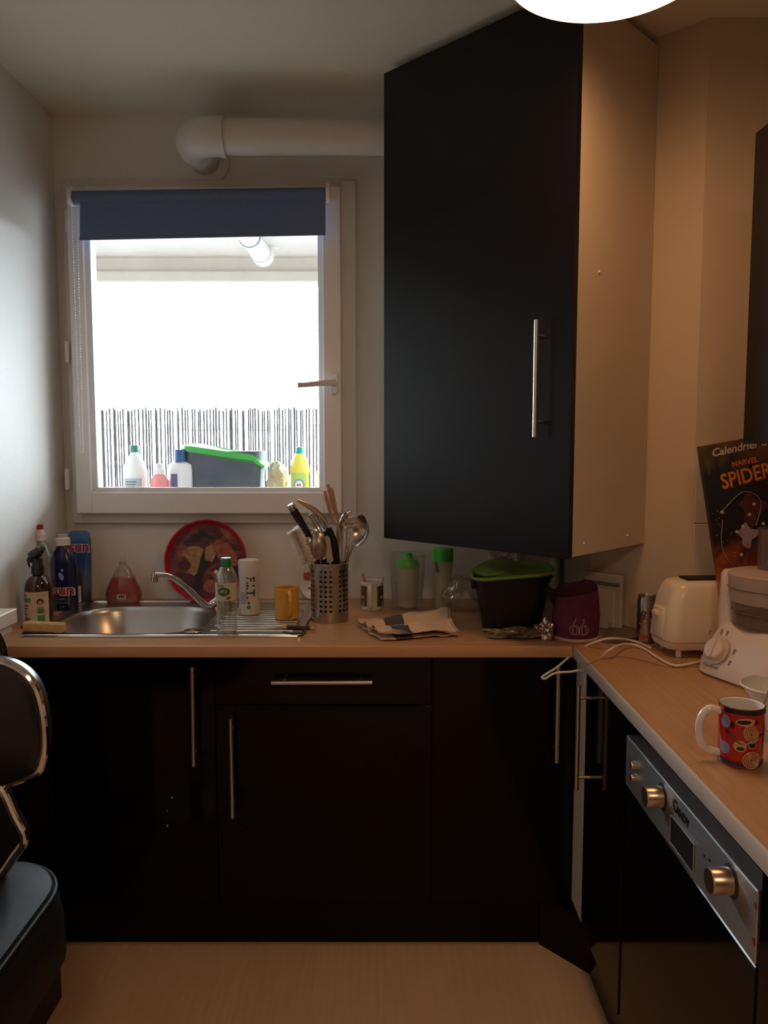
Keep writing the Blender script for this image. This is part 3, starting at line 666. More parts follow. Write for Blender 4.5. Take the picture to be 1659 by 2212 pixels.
for k in range(7):
    a = k*.9; patch(b, ell(.012*math.cos(a), .010*math.sin(a), .018, .006, 10, a), lambda u, v: Vector((-.72+u-L.x, 2.43+v-L.y, -.102+.012*abs(math.sin(u*90+v*70)))), .01)
o = part('salad_leaf', b, mat('leaf_green', (.05,.16,.03), .6), None, True); o.location = L
tag(o, 'wilted green leaf scrap lying on the bottom of the sink bowl', 'leaf')
tp = thing('kitchen_tap', 'chrome mixer tap with a long slanted spout behind the sink', 'tap', (-.535, 2.50, .904)); L = Vector(tp.location)
s0 = aty(447,1307,2.48)-L; s3 = aty(333,1242,2.30)-L; s2 = aty(372,1247,2.34)-L; s1 = aty(410,1275,2.42)-L
b = bm_(); tube(b, [(0,0,0),(0,0,.012),(0,0,.013),(0,0,.10),(0,0,.105)], [.026,.026,.019,.019,.018], 24); part('tap_body', b, M_chrome, tp)
b = bm_(); tube(b, spline([(0,0,.045), s0, s1, s2, s3], 6), [.012,.012,.011,.010,.009,.009], 14); tube(b, [s3+Vector((.004,0,.004)), s3-Vector((0,0,.020))], .0105, 14); part('spout', b, M_chrome, tp)
b = bm_(); tube(b, [(0,0,.105),(0,-.005,.118)], .017, 20); tube(b, spline([(0,-.002,.112),(-.004,-.03,.128),(-.004,-.06,.135)], 5), .0065, 10); part('lever', b, M_chrome, tp)
t = thing('sink_plug', 'round flat steel plug lying at the edge of the drainer', 'plug', atz(418,1363,.905)); b = bm_(); lathe(b, [(0,0),(.026,0),(.027,.003),(.018,.005),(.006,.006),(0,.008)], 28); part('disc', b, M_chrome, t)

# ------------------------------------------------------------------ items beside the sink
def G(px, py, z=.90): return atz(px, py, z)
# amber spray bottle
g = G(86,1345); t = thing('spray_bottle', 'brown spray bottle with black trigger and illustrated cream label, far left', 'bottle', g)
M_amber = mat('amber_plastic', (.035,.010,.004), .12, coat=.5)
b = bm_(); lathe(b, [(0,0),(.038,0),(.040,.005),(.040,.105),(.037,.125),(.026,.142),(.014,.150),(.013,.160),(0,.160)], 40); part('body', b, M_amber, t)
b = bm_(); lathe(b, [(.0,.150),(.0185,.152),(.0185,.172),(.0155,.180),(.0150,.200),(0,.202)], 24)
tube(b, spline([(-.024,0,.190),(-.016,0,.204),(.0,0,.216),(.016,0,.226),(.022,0,.226)],5), [.010,.016,.015,.011,.008], 14, flat=.8); tube(b, spline([(-.022,0,.200),(-.027,0,.186),(-.024,0,.172)],4), [.005,.004,.003], 8)
part('trigger_head', b, mat('black_trigger', (.02,.022,.022), .25), t)
b = bm_(); patch(b, rect(-.040,.008,.046,.102), cylmap(.040)); lb = part('label', b, mat('cream_label', (.66,.53,.34), .6), t)
f = cylmap(.040, 0, .0012)
b = bm_(); patch(b, rect(-.038,.088,-.020,.094), f); patch(b, rect(-.038,.070,-.006,.084), f); part('green_band', b, mat('sage_print', (.20,.26,.13), .6), lb)
b = bm_()
for i, (x0, x1) in enumerate(((-.036,-.014),(-.036,-.018),(-.034,-.024),(-.036,-.020))): patch(b, rect(x0,.058-.009*i,x1,.061-.009*i), cylmap(.040,0,.0016))
for i in range(8): patch(b, rect(-.032+.0028*i,.014,-.0305+.0028*i,.024), cylmap(.040,0,.0016))
part('small_print', b, M_ink, lb)
text('lettering', 'CLEAN', .010, mat('brown_print', (.30,.13,.06), .6), lb, cylmap(.040,0,.0016), off=(.027,.092))
b = bm_(); patch(b, ell(.020,.072,.010,.010,18), f); part('hair', b, mat('dark_hair', (.06,.015,.02), .6), lb)
b = bm_(); patch(b, ell(.020,.068,.006,.008,18), cylmap(.040,0,.0018)); patch(b, [(.007,.05),(.014,.058),(.026,.058),(.036,.046),(.036,.036),(.010,.036)], cylmap(.040,0,.0014)); part('drawn_figure', b, mat('skin_print', (.58,.34,.22), .6), lb)
b = bm_(); patch(b, rect(.013,.036,.029,.053), cylmap(.040,0,.0018)); patch(b, rect(.012,.010,.032,.031), cylmap(.040,0,.0018)); part('green_dress', b, mat('green_print', (.08,.26,.10), .6), lb)
# clear vinegar bottle
g = G(93,1322); t = thing('clear_bottle', 'tall clear bottle with a white and red cap behind the brown spray bottle', 'bottle', g)
b = bm_(); lathe(b, [(0,0),(.040,0),(.042,.005),(.042,.17),(.038,.19),(.022,.225),(.015,.24),(.015,.25),(.013,.25),(.013,.24)], 40); part('body', b, clear('blue_clear', (.84,.90,.90), .14, .06, .12, (.6,.68,.68)), t)
b = bm_(); lathe(b, [(.0,.236),(.019,.236),(.018,.256),(.013,.262),(.012,.272),(0,.272)], 24); part('collar', b, M_wp, t)
b = bm_(); lathe(b, [(0,.270),(.011,.270),(.010,.287),(0,.288)], 20); part('cap', b, mat('red_cap', (.45,.02,.02), .4), t)
# sun bottle
g = G(141,1316); t = thing('dishwasher_gel_bottle', 'dark blue bottle with a white cap and red and white lettering, left of the sink', 'bottle', g)
M_navy = mat('navy_plastic', (.006,.014,.07), .22)
b = bm_(); lathe(b, [(0,0),(.040,0),(.0435,.008),(.043,.10),(.044,.15),(.040,.175),(.026,.200),(.020,.212),(.018,.222),(0,.222)], 40, sy=.62); part('body', b, M_navy, t)
b = bm_(); lathe(b, [(0,.215),(.0235,.215),(.023,.238),(.016,.241),(.016,.250),(.0,.250)], 28); part('cap', b, M_wp, t)
b = bm_(); lathe(b, [(.019,.241),(.0195,.262),(.018,.262),(.0175,.243)], 28); part('cap_cover', b, M_clear, t)
f = lambda u, v: Vector((u, -.0275*math.sqrt(max(0,1-(u/.0445)**2))-.0008, v))
text('lettering', 'sun', .050, mat('white_print', (.70,.70,.70), .5), t, f, thick=.003, off=(.006,.068))
text('lettering', 'sun', .048, mat('crimson_print', (.40,.02,.06), .5), t, lambda u, v: f(u,v)+Vector((0,-.0006,0)), thick=.0012, off=(.006,.068))
text('lettering', 'Classic', .012, mat('pale_blue_print', (.25,.32,.50), .5), t, f, off=(0,.040))
text('lettering', 'gel vaisselle', .008, MATS['pale_blue_print'], t, f, off=(0,.028))
text('lettering', 'x 40', .008, MATS['pale_blue_print'], t, f, off=(.002,.014))
b = bm_(); patch(b, ell(.002,.115,.008,.014,14,.4), f); patch(b, ell(.006,.135,.005,.005,12), f); part('sparkle_print', b, MATS['pale_blue_print'], t)
# blue pouch
g = G(176,1301); t = thing('refill_pouch', 'bright blue standing pouch with red lettering behind the dark blue bottle', 'pouch', g)
b = bm_(); rings = []
for z, w_, d_ in ((0,.062,.050),(.01,.066,.052),(.08,.070,.044),(.16,.076,.030),(.22,.078,.014),(.243,.070,.006),(.25,.050,.004)): rings.append([Vector((x, y, z)) for x, y in rrect(w_, d_, min(w_,d_)*.48, 5)])
loft(b, rings); part('body', b, hmat('pouch_blue', [(0,(.01,.02,.08)),(.12,(.03,.05,.13)),(.3,(.12,.17,.27)),(.6,(.03,.10,.30)),(1,(.05,.17,.42))], .3, 'Z', .15, 4), t)
fp = lambda u, v: Vector((u, -.024+.05*max(0,(v-.05))*.42*(1 if v > .05 else 0), v))
fp2 = lambda u, v: Vector((u, -.0105-(.22-v)*.12, v))
text('lettering', 'sun', .052, MATS['white_print'], t, fp2, thick=.003, off=(.004,.195)); text('lettering', 'sun', .050, MATS['crimson_print'], t, lambda u, v: fp2(u,v)+Vector((0,-.0006,0)), thick=.0012, off=(.004,.195))
b = bm_()
for k in range(7):
    a = math.radians(20+23*k); patch(b, [(.004+.022*math.cos(a-.06),.212+.014*math.sin(a-.06)),(.004+.034*math.cos(a),.212+.026*math.sin(a)),(.004+.022*math.cos(a+.06),.212+.014*math.sin(a+.06))], fp2)
part('ray_print', b, MATS['pale_blue_print'], t)
g = G(163,1306); t = thing('small_bottle', 'small dark bottle with a white instruction label between the blue bottle and pouch', 'bottle', (g.x+.004, g.y+.0, .90), rotz=.15)
b = bm_(); lathe(b, [(0,0),(.020,0),(.022,.004),(.021,.10),(.012,.12),(.009,.125),(.009,.135),(0,.135)], 28); part('body', b, mat('dark_brown_plastic', (.02,.02,.03), .3), t)
b = bm_(); patch(b, rect(-.012,.010,.022,.068), cylmap(.022)); patch(b, rect(-.014,.078,.010,.100), cylmap(.0215)); lb = part('label', b, mat('white_label', (.62,.58,.52), .6), t)
b = bm_()
for i in range(5): patch(b, rect(-.008,.018+.009*i,.014-.003*(i%2),.020+.009*i), cylmap(.022,0,.0012))
part('small_print', b, M_ink, lb)
# sponge
g = G(95,1371,.90); t = thing('sponge_scraper', 'tan sponge block with dark bristles lying at the left front of the sink', 'sponge', (g.x+.0, g.y+.005, .905), rotz=-.06)
b = bm_(); box(b, -.058,-.018,.004,.058,.018,.030,.005,3)
for v in b.verts: v.co.z += .002*math.sin(v.co.x*80)
part('foam', b, noisy('tan_foam', (.52,.32,.14), (.60,.40,.19), .9, 60, .6, 300), t)
b = bm_(); box(b, -.055,-.020,-.001,.030,.019,.006,.002); part('scouring_pad', b, noisy('dark_scourer', (.02,.018,.015), (.07,.05,.04), .95, 200), t)
b = bm_(); sphere(b, (-.063,.006,.014), .010, 12, 8, (1,1,.8)); part('handle_stub', b, M_rub, t)
# red detergent
g = G(268,1302); t = thing('detergent_bottle', 'triangular clear bottle half full of red liquid with a barcode, behind the sink', 'bottle', g)
b = bm_(); rings = []
ks = ((0,.104,.044),(.006,.116,.050),(.030,.126,.052),(.048,.118,.050),(.090,.078,.042),(.115,.052,.032),(.130,.028,.024),(.142,.024,.022))
for z, w_, d_ in ks: rings.append([Vector((x, y, z)) for x, y in rrect(w_*1.0, d_, d_*.40, 4)])
rings2 = [[p*1.0 for p in r_] for r_ in rings]
loft(b, rings2); part('body', b, clear('detergent_clear', (.90,.86,.84), .16, .05, .05, (.7,.6,.55)), t)
b = bm_(); rr_ = [[Vector((p.x*.94, p.y*.92, max(.003,p.z*.985))) for p in r_] for r_ in rings[:5]]; loft(b, rr_); part('red_liquid', b, mat('red_soap', (.42,.045,.035), .2), t)
b = bm_(); lathe(b, [(0,.138),(.014,.138),(.014,.150),(.009,.152),(.008,.162),(0,.162)], 20); part('cap', b, M_clear, t)
fb = planemap((0,-.0265,0),(1,0,0),(0,0,1))
b = bm_(); patch(b, rect(-.015,.018,.016,.034), fb, 1); lb = part('label', b, MATS['white_label'], t, False)
b = bm_(); 
for i in range(9): patch(b, rect(-.010+.0024*i,.021,-.0088+.0024*i+(.0005 if i%3 else 0),.0325), planemap((0,-.0270,0),(1,0,0),(0,0,1)), 1)
part('barcode', b, M_ink, lb, False)
# round red tray
g = Vector((-.612, 2.600, .906)); t = thing('round_tray', 'round red tray with an abstract warm picture, leaning against the wall behind the tap', 'tray', g, rot=(math.radians(-11),0,0))
R_ = .142
mt = Matrix.Translation((0,0,R_)) @ Matrix.Rotation(math.pi/2, 4, 'X')
b = bm_(); lathe(b, [(0,0),(.126,0),(.131,.004),(.137,.016),(.142,.018),(.142,.013),(.133,-.004),(0,-.004)], 64, mtx=mt); part('tray_rim', b, mat('red_enamel', (.42,.015,.03), .35), t)
m = mat('tray_picture', (.1,.03,.03), .4); n, l = nt(m); tc = n.new('ShaderNodeTexCoord')
b = bm_(); lathe(b, [(0,.0008),(.1265,.0008)], 64, mtx=mt); pic = part('picture', b, m, t, False)
no = n.new('ShaderNodeTexNoise'); no.inputs['Scale'].default_value = 11; no.inputs['Detail'].default_value = 3; no.inputs['Distortion'].default_value = 1.2; l.new(tc.outputs['Object'], no.inputs['Vector'])
cr_ = n.new('ShaderNodeValToRGB'); e = cr_.color_ramp.elements; e[0].position = .32; e[0].color = (.008,.006,.008,1); e[1].position = .78; e[1].color = (.45,.22,.06,1)
for p_, c_ in ((.42,(.02,.01,.015)),(.5,(.10,.015,.02)),(.58,(.22,.05,.03)),(.66,(.35,.13,.04))): q = e.new(p_); q.color = (*c_,1)
l.new(no.outputs[0], cr_.inputs[0]); l.new(cr_.outputs[0], n['Principled BSDF'].inputs['Base Color'])
ft = planemap((0,-.0016,R_),(1,0,0),(0,0,1))
b = bm_()
patch(b, [(-.085,.030),(-.06,.050),(-.03,.052),(-.01,.040),(-.02,.01),(-.03,-.04),(-.055,-.065),(-.07,-.05),(-.055,-.01)], ft, 1)
patch(b, [(-.005,.045),(.02,.06),(.035,.03),(.02,-.005),(-.005,.005)], ft, 1)
part('ochre_shapes', b, noisy('ochre_print', (.42,.26,.09), (.28,.13,.05), .5, 60), pic, False)
b = bm_(); patch(b, [(.035,.075),(.075,.060),(.105,.02),(.11,-.015),(.06,-.02),(.035,.02),(.02,.05)], ft, 1); patch(b, ell(.02,-.085,.03,.022,16,.3), ft, 1); patch(b, [(0,-.03),(.05,-.05),(.06,-.09),(.03,-.06)], ft, 1)
part('orange_shapes', b, noisy('rust_print', (.40,.12,.06), (.25,.05,.04), .5, 50), pic, False)
for e4 in (ell(-.008,.068,.018,.015,16), ell(-.075,-.015,.022,.018,16), ell(-.062,-.065,.026,.022,16)):
    b = bm_(); patch(b, e4, planemap((0,-.002,R_),(1,0,0),(0,0,1)), 1); part('dark_shape', b, noisy('plum_print', (.05,.012,.018), (.10,.02,.02), .5, 50), pic, False)
# water bottle
g = G(491,1366,.906); t = thing('water_bottle', 'clear water bottle with a green cap and leafy label standing on the drainer', 'bottle', g)
b = bm_(); prof = [(0,.004),(.022,0),(.029,.003),(.030,.014)]
for k in range(7): prof += [(.0300,.020+.0105*k),(.0284,.0252+.0105*k)]
prof += [(.0305,.095),(.0305,.150),(.028,.168),(.019,.188),(.0135,.194),(.0135,.200)]
lathe(b, prof, 36); part('body', b, clear('water_plastic', (.86,.90,.88), .30, .04, .10, (.75,.76,.72)), t)
b = bm_(); lathe(b, [(0,.192),(.0155,.192),(.0155,.214),(.014,.217),(0,.217)], 24); part('cap', b, mat('bottle_green_cap', (.015,.20,.08), .35), t)
b = bm_(); patch(b, rect(-.040,.098,.040,.148), cylmap(.0308)); lb = part('label', b, MATS['white_label'], t)
b = bm_(); f = cylmap(.0308,0,.0012); patch(b, ell(-.002,.124,.018,.013,22), f); part('green_print', b, noisy('leaf_print', (.10,.24,.05), (.02,.05,.02), .5, 160), lb)
b = bm_(); patch(b, ell(.012,.106,.008,.004,14,.4), f); part('leaf_print', b, MATS['leaf_print'], lb)
b = bm_(); patch(b, rect(-.024,.139,-.002,.143), f); part('green_line', b, MATS['leaf_print'], lb)
text('lettering', 'EAU', .010, MATS['white_label'], lb, cylmap(.0308,0,.0018), off=(-.002,.125), thick=.0003)
# white cosmetic bottle
g = G(539,1326,.906); t = thing('lotion_bottle', 'frosted white bottle with vertical F.I.T. lettering between water bottle and yellow mug', 'bottle', g)
b = bm_(); lathe(b, [(0,0),(.030,0),(.0345,.004),(.035,.02),(.031,.045),(.030,.08),(.0315,.125),(0,.125)], 36); part('body', b, mat('frosted_white', (.62,.58,.55), .35), t)
b = bm_(); lathe(b, [(.0,.125),(.0325,.125),(.033,.17),(.031,.175),(0,.175)], 36); part('cap', b, mat('frosted_cap', (.68,.63,.57), .3), t)
text('lettering', 'F.I.T.', .036, M_ink, t, cylmap(.0315,.0,.0012), rot=-math.pi/2, thick=.0006, off=(.009,.090), spacing=1.0)
text('lettering', 'Fitness Body Lotion', .0075, mat('grey_print', (.15,.14,.16), .5), t, cylmap(.0315,0,.0012), rot=-math.pi/2, off=(-.002,.080))
b = bm_(); patch(b, rect(-.026,.03,-.006,.075), cylmap(.0315)); part('mauve_print', b, mat('mauve_tint', (.40,.36,.44), .5), t)
b = bm_(); patch(b, ell(.004,.042,.004,.004,14), cylmap(.0315,0,.0015)); part('red_dot', b, mat('maroon_print', (.20,.02,.04), .5), t)
b = bm_(); patch(b, ell(.004,.028,.006,.006,14), cylmap(.033,0,.0022)); part('green_dot', b, mat('emerald_print', (.02,.25,.12), .5), t)
# mugs
def mug(name, label, loc, R_, H_, m_out, m_in, hang, hs=1.0, group=None, hm=None, flare=0.0):
    t = thing(name, label, 'mug', loc, 0, group)
    b = bm_(); lathe(b, [(0,0),(R_*.92,0),(R_,.004),(R_*(1+flare*.2),H_*.5),(R_*(1+flare),H_-.002),(R_*(1+flare)-.0015,H_)], 48); part('body', b, m_out, t)
    b = bm_(); lathe(b, [(R_*(1+flare)-.0012,H_),(R_*(1+flare)-.0035,H_-.002),(R_-.0045,.008),(0,.006)], 48); part('inside', b, m_in, t)
    b = bm_(); a = hang; dx, dy = math.cos(a), math.sin(a); w_ = .028*hs
    pts_ = [(R_-.002, H_*.86), (R_+w_*.55, H_*.90), (R_+w_, H_*.72), (R_+w_*1.02, H_*.45), (R_+w_*.7, H_*.22), (R_-.002, H_*.15)]
    tube(b, spline([(dx*r, dy*r, z) for r, z in pts_], 6), .0068, 12, flat=1.0); part('handle', b, hm or m_out, t)
    return t
g = G(620,1335,.908)
M_yel = mat('yellow_glaze', (.72,.36,.05), .18, coat=.4)
mug('mug', 'plain yellow mug standing on the sink drainer', g, .0375, .098, M_yel, M_yel, math.radians(-72), .9)
g = G(804,1315)
t = mug('mug', 'small white mug with dark green picture panels holding pink sticks', g, .0375, .094, M_ceram, M_ceram, math.radians(-95), .9)
for s in (-1, 1):
    f = cylmap(.0375, s*.92, .0008)
    b = bm_(); patch(b, rect(-.017,.014,.017,.082), f); pn = part('picture_panel', b, mat('green_panel', (.06,.14,.04), .4), t)
    f2 = cylmap(.0375, s*.92, .0014)
    b = bm_(); patch(b, ell(-.001,.06,.010,.013), f2) if s > 0 else patch(b, ell(-.001,.052,.012,.024), f2); patch(b, ell(.0,.028,.008,.010), f2)
    part('panel_shape', b, mat('brown_panel', (.10,.03,.02), .4) if s > 0 else mat('red_panel', (.30,.02,.02), .4), pn)
    b = bm_(); patch(b, ell(.001,.045,.009,.004,12,.3*s), cylmap(.0375, s*.92, .002)); patch(b, ell(.004,.022,.003,.010,12,.4), cylmap(.0375, s*.92, .002)); part('pale_shape', b, mat('pale_panel', (.62,.50,.40), .4), pn)
M_pink = mat('pink_stick', (.60,.24,.26), .4)
for i, (px, py, bx) in enumerate(((783,1238,.006),(829,1247,-.004))):
    tip = aty(px, py, g.y+(.005 if i else -.008)); o0 = Vector((g.x+bx+(.015 if i else -.012), g.y, .912)); b = bm_(); tube(b, [(0,0,0), tip-o0], .0038, 12)
    o = part('pink_straw', b, M_pink); o.location = o0; tag(o, ['pink stick leaning left in the small picture mug', 'pink stick leaning right in the small picture mug'][i], 'stick', 'pink sticks in the small mug')
# floral plate
t = thing('decorated_plate', 'small white round-topped plate with a red flower print behind the yellow mug', 'plate', (-.235, 2.655, .902), rot=(math.radians(-9),0,0))
mt = Matrix.Translation((0,0,.062)) @ Matrix.Rotation(math.pi/2, 4, 'X')
b = bm_(); lathe(b, [(0,0),(.045,0),(.062,.006),(.062,.003),(.045,-.003),(0,-.003)], 44, mtx=mt); part('dish', b, M_ceram, t)
fpz = planemap((0,-.0065,.062),(1,0,0),(0,0,1))
b = bm_()
for a in range(5): patch(b, ell(-.032+.010*math.cos(a*1.26), .024+.009*math.sin(a*1.26), .007,.006,12), fpz, 1)
part('flower_print', b, mat('flower_red', (.45,.08,.04), .4), t, False)
b = bm_(); patch(b, rect(-.03,-.022,.045,-.016), fpz, 1)
for x, y in ((.0,.022),(.012,.03),(.02,.015),(.004,.006)): patch(b, ell(x,y,.0022,.0022,8), fpz, 1)
part('green_line', b, mat('grey_green_print', (.10,.14,.08), .4), t, False)
# knife on drainer
a0, a1 = G(680,1358,.912), G(520,1352,.912)
t = thing('knife', 'knife with a dark handle and brass ends lying across the drainer edge', 'knife', (a0.x, a0.y, .912)); v = Vector((a1.x-a0.x, a1.y-a0.y, 0)); u_ = v.normalized()
ln = v.length
b = bm_(); tube(b, [u_*.012, u_*ln*.38], [.006,.0075], 12, flat=.7); part('handle', b, mat('dark_wood', (.045,.022,.015), .4), t)
M_brass = mat('brass', (.75,.50,.18), .25, 1.0)
b = bm_(); tube(b, [Vector((0,0,0)), u_*.013], .0058, 12); tube(b, [u_*ln*.37, u_*ln*.43], .008, 12, flat=.75); part('brass_ferrule', b, M_brass, t)
b = bm_(); pr = Vector((-u_.y, u_.x, 0)); prism(b, [(ln*.42,-.006),(ln*.75,-.007),(ln*.97,.004),(ln*.42,.006)], (0,0,-.001), u_, pr, (0,0,.0015)); part('blade', b, M_chrome, t, False)
t = thing('corkscrew', 'small dark hinged tool lying at the corner of the drainer', 'tool', G(645,1367,.909)); b = bm_(); box(b, -.022,-.004,-.003,.022,.004,.003,.002); tube(b, [(-.02,0,0),(-.045,.012,0)], .003, 8); part('tool_body', b, mat('dark_metal', (.10,.09,.08), .4, .8), t)
# ------------------------------------------------------------------ utensil holder
HC = Vector((-.170, 2.372, .901)); HR, HH = .059, .180
t = thing('utensil_holder', 'perforated steel cylinder full of cooking utensils, right of the sink', 'utensil holder', HC)
b = bm_(); ncol = 24; rows = 11; z0h = .028; dz = .0152
def cylp(a_, z_): return Vector((HR*math.cos(a_), HR*math.sin(a_), z_))
def perforated(R0, nm, m, sgn):
    b = bm_(); cache = {}
    def cv(a_, z_):
        k = (round((a_ % (2*math.pi))*1e5) % 628319, round(z_*1e6))
        if k not in cache: cache[k] = b.verts.new(Vector((R0*math.cos(a_), R0*math.sin(a_), z_)))
        return cache[k]
    da = 2*math.pi/ncol; a_base = -math.pi/2+math.radians(-23)-da/2
    for i in range(ncol):
        aL, aR = a_base+i*da, a_base+(i+1)*da; aM = (aL+aR)/2
        for j in range(9):
            zb_, zt_ = z0h+j*dz, z0h+(j+1)*dz; zm = (zb_+zt_)/2
            ring = [(aL,zb_),(aM,zb_),(aR,zb_),(aR,zm),(aR,zt_),(aM,zt_),(aL,zt_),(aL,zm)]
            ov_ = [cv(*p) for p in ring]
            if (i % 4) != 3:
                hr = .0043; inn = [cv(aM+hr*math.cos(math.radians(-135+45*k))/HR, zm+hr*math.sin(math.radians(-135+45*k))) for k in range(8)]
                for k in range(8): b.faces.new((ov_[k], ov_[(k+1)%8], inn[(k+1)%8], inn[k]))
            else: b.faces.new(ov_)
        zT = z0h+9*dz
        b.faces.new([cv(aL,zT),cv(aM,zT),cv(aR,zT),cv(aR,HH),cv(aM,HH),cv(aL,HH)])
        b.faces.new([cv(aL,.0),cv(aM,.0),cv(aR,.0),cv(aR,z0h),cv(aM,z0h),cv(aL,z0h)])
    o = part(nm, b, m, t, ang=180)
    o.data.normals_split_custom_set_from_vertices([(v.co.x/R0*sgn, v.co.y/R0*sgn, 0) for v in o.data.vertices]); return o
perforated(HR, 'perforated_wall', mat('holder_steel', (.50,.46,.42), .30, 1.0), 1)
perforated(HR-.0012, 'inner_wall', mat('shade_dark_inner_steel', (.06,.055,.05), .5, .6), 1)  # inner face coloured dark to stand for the shade inside the holder
b = bm_(); lathe(b, [(0,.002),(HR-.002,.002),(HR-.002,.006),(0,.006)], 40); part('holder_base', b, MATS['shade_dark_inner_steel'], t)
b = bm_(); tube(b, [cylp(2*math.pi*k/48, HH) for k in range(48)], .0013, 6, closed=True); part('rolled_rim', b, M_steel, t)
M_uw = mat('worn_wood', (.36,.19,.10), .5); M_us = mat('utensil_steel', (.60,.55,.50), .22, 1.0); M_ug = mat('grey_silicone', (.42,.36,.31), .5)
def rod(bx, by, tip, r, m, nm='handle', par=None, org=None, seg=10, flat=1.0, mid=None):
    pass
def utensil(name, label, base, grp='utensils in the steel holder'):
    o = thing(name, label, 'utensil', HC+Vector((base[0], base[1], .008)), 0, grp); return o, Vector(o.location)
def U(px, py, dy=0.0): return aty(px, py, HC.y+dy)
def bowlmesh(b, c, axis, nrm, L_, W_, depth, seg=20, thick=.0012):
    axis = Vector(axis).normalized(); nrm = Vector(nrm); nrm = (nrm-axis*nrm.dot(axis)).normalized(); sd = axis.cross(nrm); c = Vector(c)
    top = []; R_ = []
    for k in range(6):
        f = 1-k/5.0; rr = math.sin(f*math.pi/2) if k else 1.0; R_.append([c+axis*(L_/2*rr*math.cos(2*math.pi*i/seg))+sd*(W_/2*rr*math.sin(2*math.pi*i/seg))-nrm*depth*(1-rr**2.2) for i in range(seg)])
    R_[-1] = [c-nrm*depth+(p-(c-nrm*depth))*.15 for p in R_[-2]]
    V = [[b.verts.new(p) for p in r] for r in R_]
    for A, B in zip(V, V[1:]):
        for i in range(seg): b.faces.new((A[i], A[(i+1)%seg], B[(i+1)%seg], B[i]))
    b.faces.new(V[-1]); 
# bottle brush
o, L = utensil('bottle_brush', 'white bristly bottle brush drooping over the left of the steel holder', (-.03, -.02))
pth = spline([U(667,1216,-.03)-L, U(660,1203,-.035)-L, U(650,1180,-.04)-L, U(640,1156,-.04)-L, U(634,1146,-.04)-L], 6)
b = bm_(); tube(b, [Vector((0,0,0)), pth[0]], .002, 8); tube(b, pth, .0018, 8); part('wire_stem', b, M_us, o)
b = bm_()
for i, p in enumerate(pth[2:]):
    tt = (pth[min(i+3,len(pth)-1)]-pth[i+1]).normalized(); n1 = tt.orthogonal().normalized(); n2 = tt.cross(n1)
    for k in range(80):
        a = random.uniform(0, 2*math.pi); d_ = (n1*math.cos(a)+n2*math.sin(a)+tt*random.uniform(-.35,.35)).normalized(); ln_ = random.uniform(.020,.027)*(1.0 if i < 16 else .9)
        q = p+tt*random.uniform(-.002,.002); tube(b, [q, q+d_*ln_], [.0009,.0006], 3)
part('bristles', b, mat('bristle_white', (.88,.84,.80), .6), o, False)
# black handled knife
o, L = utensil('knife', 'black-handled knife with a steel end, leaning far left in the steel holder', (-.015, .0))
k0, k1 = U(672,1166,-.01)-L, U(633,1100,-.03)-L
b = bm_(); tube(b, [k0.lerp(k1,x) for x in (0,.3,.7,1)], [.010,.0115,.0125,.013], 12, flat=.6); part('handle', b, mat('blue_black_plastic', (.010,.012,.020), .3), o)
dv = (k1-k0).normalized(); b = bm_(); tube(b, [k1-dv*.003, k1+dv*.014, k1+dv*.018], [.0132,.0122,.009], 12, flat=.62); part('steel_end', b, M_us, o)
b = bm_(); tube(b, [Vector((0,0,0)), k0], .007, 8, flat=.2); part('blade', b, M_us, o)
# serrated tongs arm
o, L = utensil('serrated_spatula', 'long steel blade with a serrated edge leaning left above the black-handled knife', (.0, .02))
pth = spline([U(706,1150,.0)-L, U(700,1124,-.0)-L, U(672,1097,-.01)-L, U(642,1081,-.02)-L], 6)
b = bm_(); n_ = len(pth); tube(b, pth, [.004+.005*math.sin(math.pi*min(1,(i+2)/(n_+1))) for i in range(n_)], 10, flat=.3); tube(b, [Vector((0,0,0)), pth[0]], .004, 8); part('steel_blade', b, M_us, o)
b = bm_()
for i in range(5, n_-3, 1): sphere(b, pth[i]+Vector((.001,-.002,-.009)), .0016, 6, 4)
part('serration', b, M_ink, o)
# slotted turner
o, L = utensil('slotted_turner', 'grey slotted turner standing behind the big round spoon', (.0, .03))
a_, c_ = U(704,1155,.02)-L, U(676,1109,.015)-L; ax = (c_-a_).normalized(); sd = Vector((ax.z,0,-ax.x)).normalized()
b = bm_(); 
for k in range(4):
    s_ = -.0135+.009*k; q = a_+sd*s_; tube(b, [q, q+ax*(a_-c_).length], .0024, 6, flat=.5)
tube(b, [a_-sd*.016, a_+sd*.016], .0028, 6); tube(b, [c_-sd*.016, c_+sd*.016], .0028, 6); part('slotted_head', b, M_us, o); b = bm_(); tube(b, [Vector((0,0,0)), a_], .0035, 8); part('handle', b, M_us, o)
# ladle behind
o, L = utensil('ladle', 'round steel ladle bowl at the back left of the steel holder', (.01, .03))
c_ = U(689,1140,.03)-L; b = bm_(); bowlmesh(b, c_, (1,0,.3), (-.2,-.6,.75), .062, .058, .022); part('ladle_bowl', b, M_us, o, ang=60); b = bm_(); tube(b, [Vector((0,0,0)), c_+Vector((.01,.02,-.01))], .0035, 8); part('handle', b, M_us, o)
# serving spoon front
o, L = utensil('serving_spoon', 'large steel serving spoon with its worn bowl facing forward, front of the holder', (-.01, -.03))
c_ = U(688,1180,-.04)-L; b = bm_(); bowlmesh(b, c_, (-.08,.0,1), (0,1,.15), .086, .050, .012); part('spoon_bowl', b, noisy('worn_steel', (.55,.48,.40), (.38,.30,.22), .3, 30, metal=.9), o, ang=60); b = bm_(); tube(b, [Vector((0,0,0)), U(692,1206,-.04)-L], .0035, 8); part('handle', b, M_us, o)
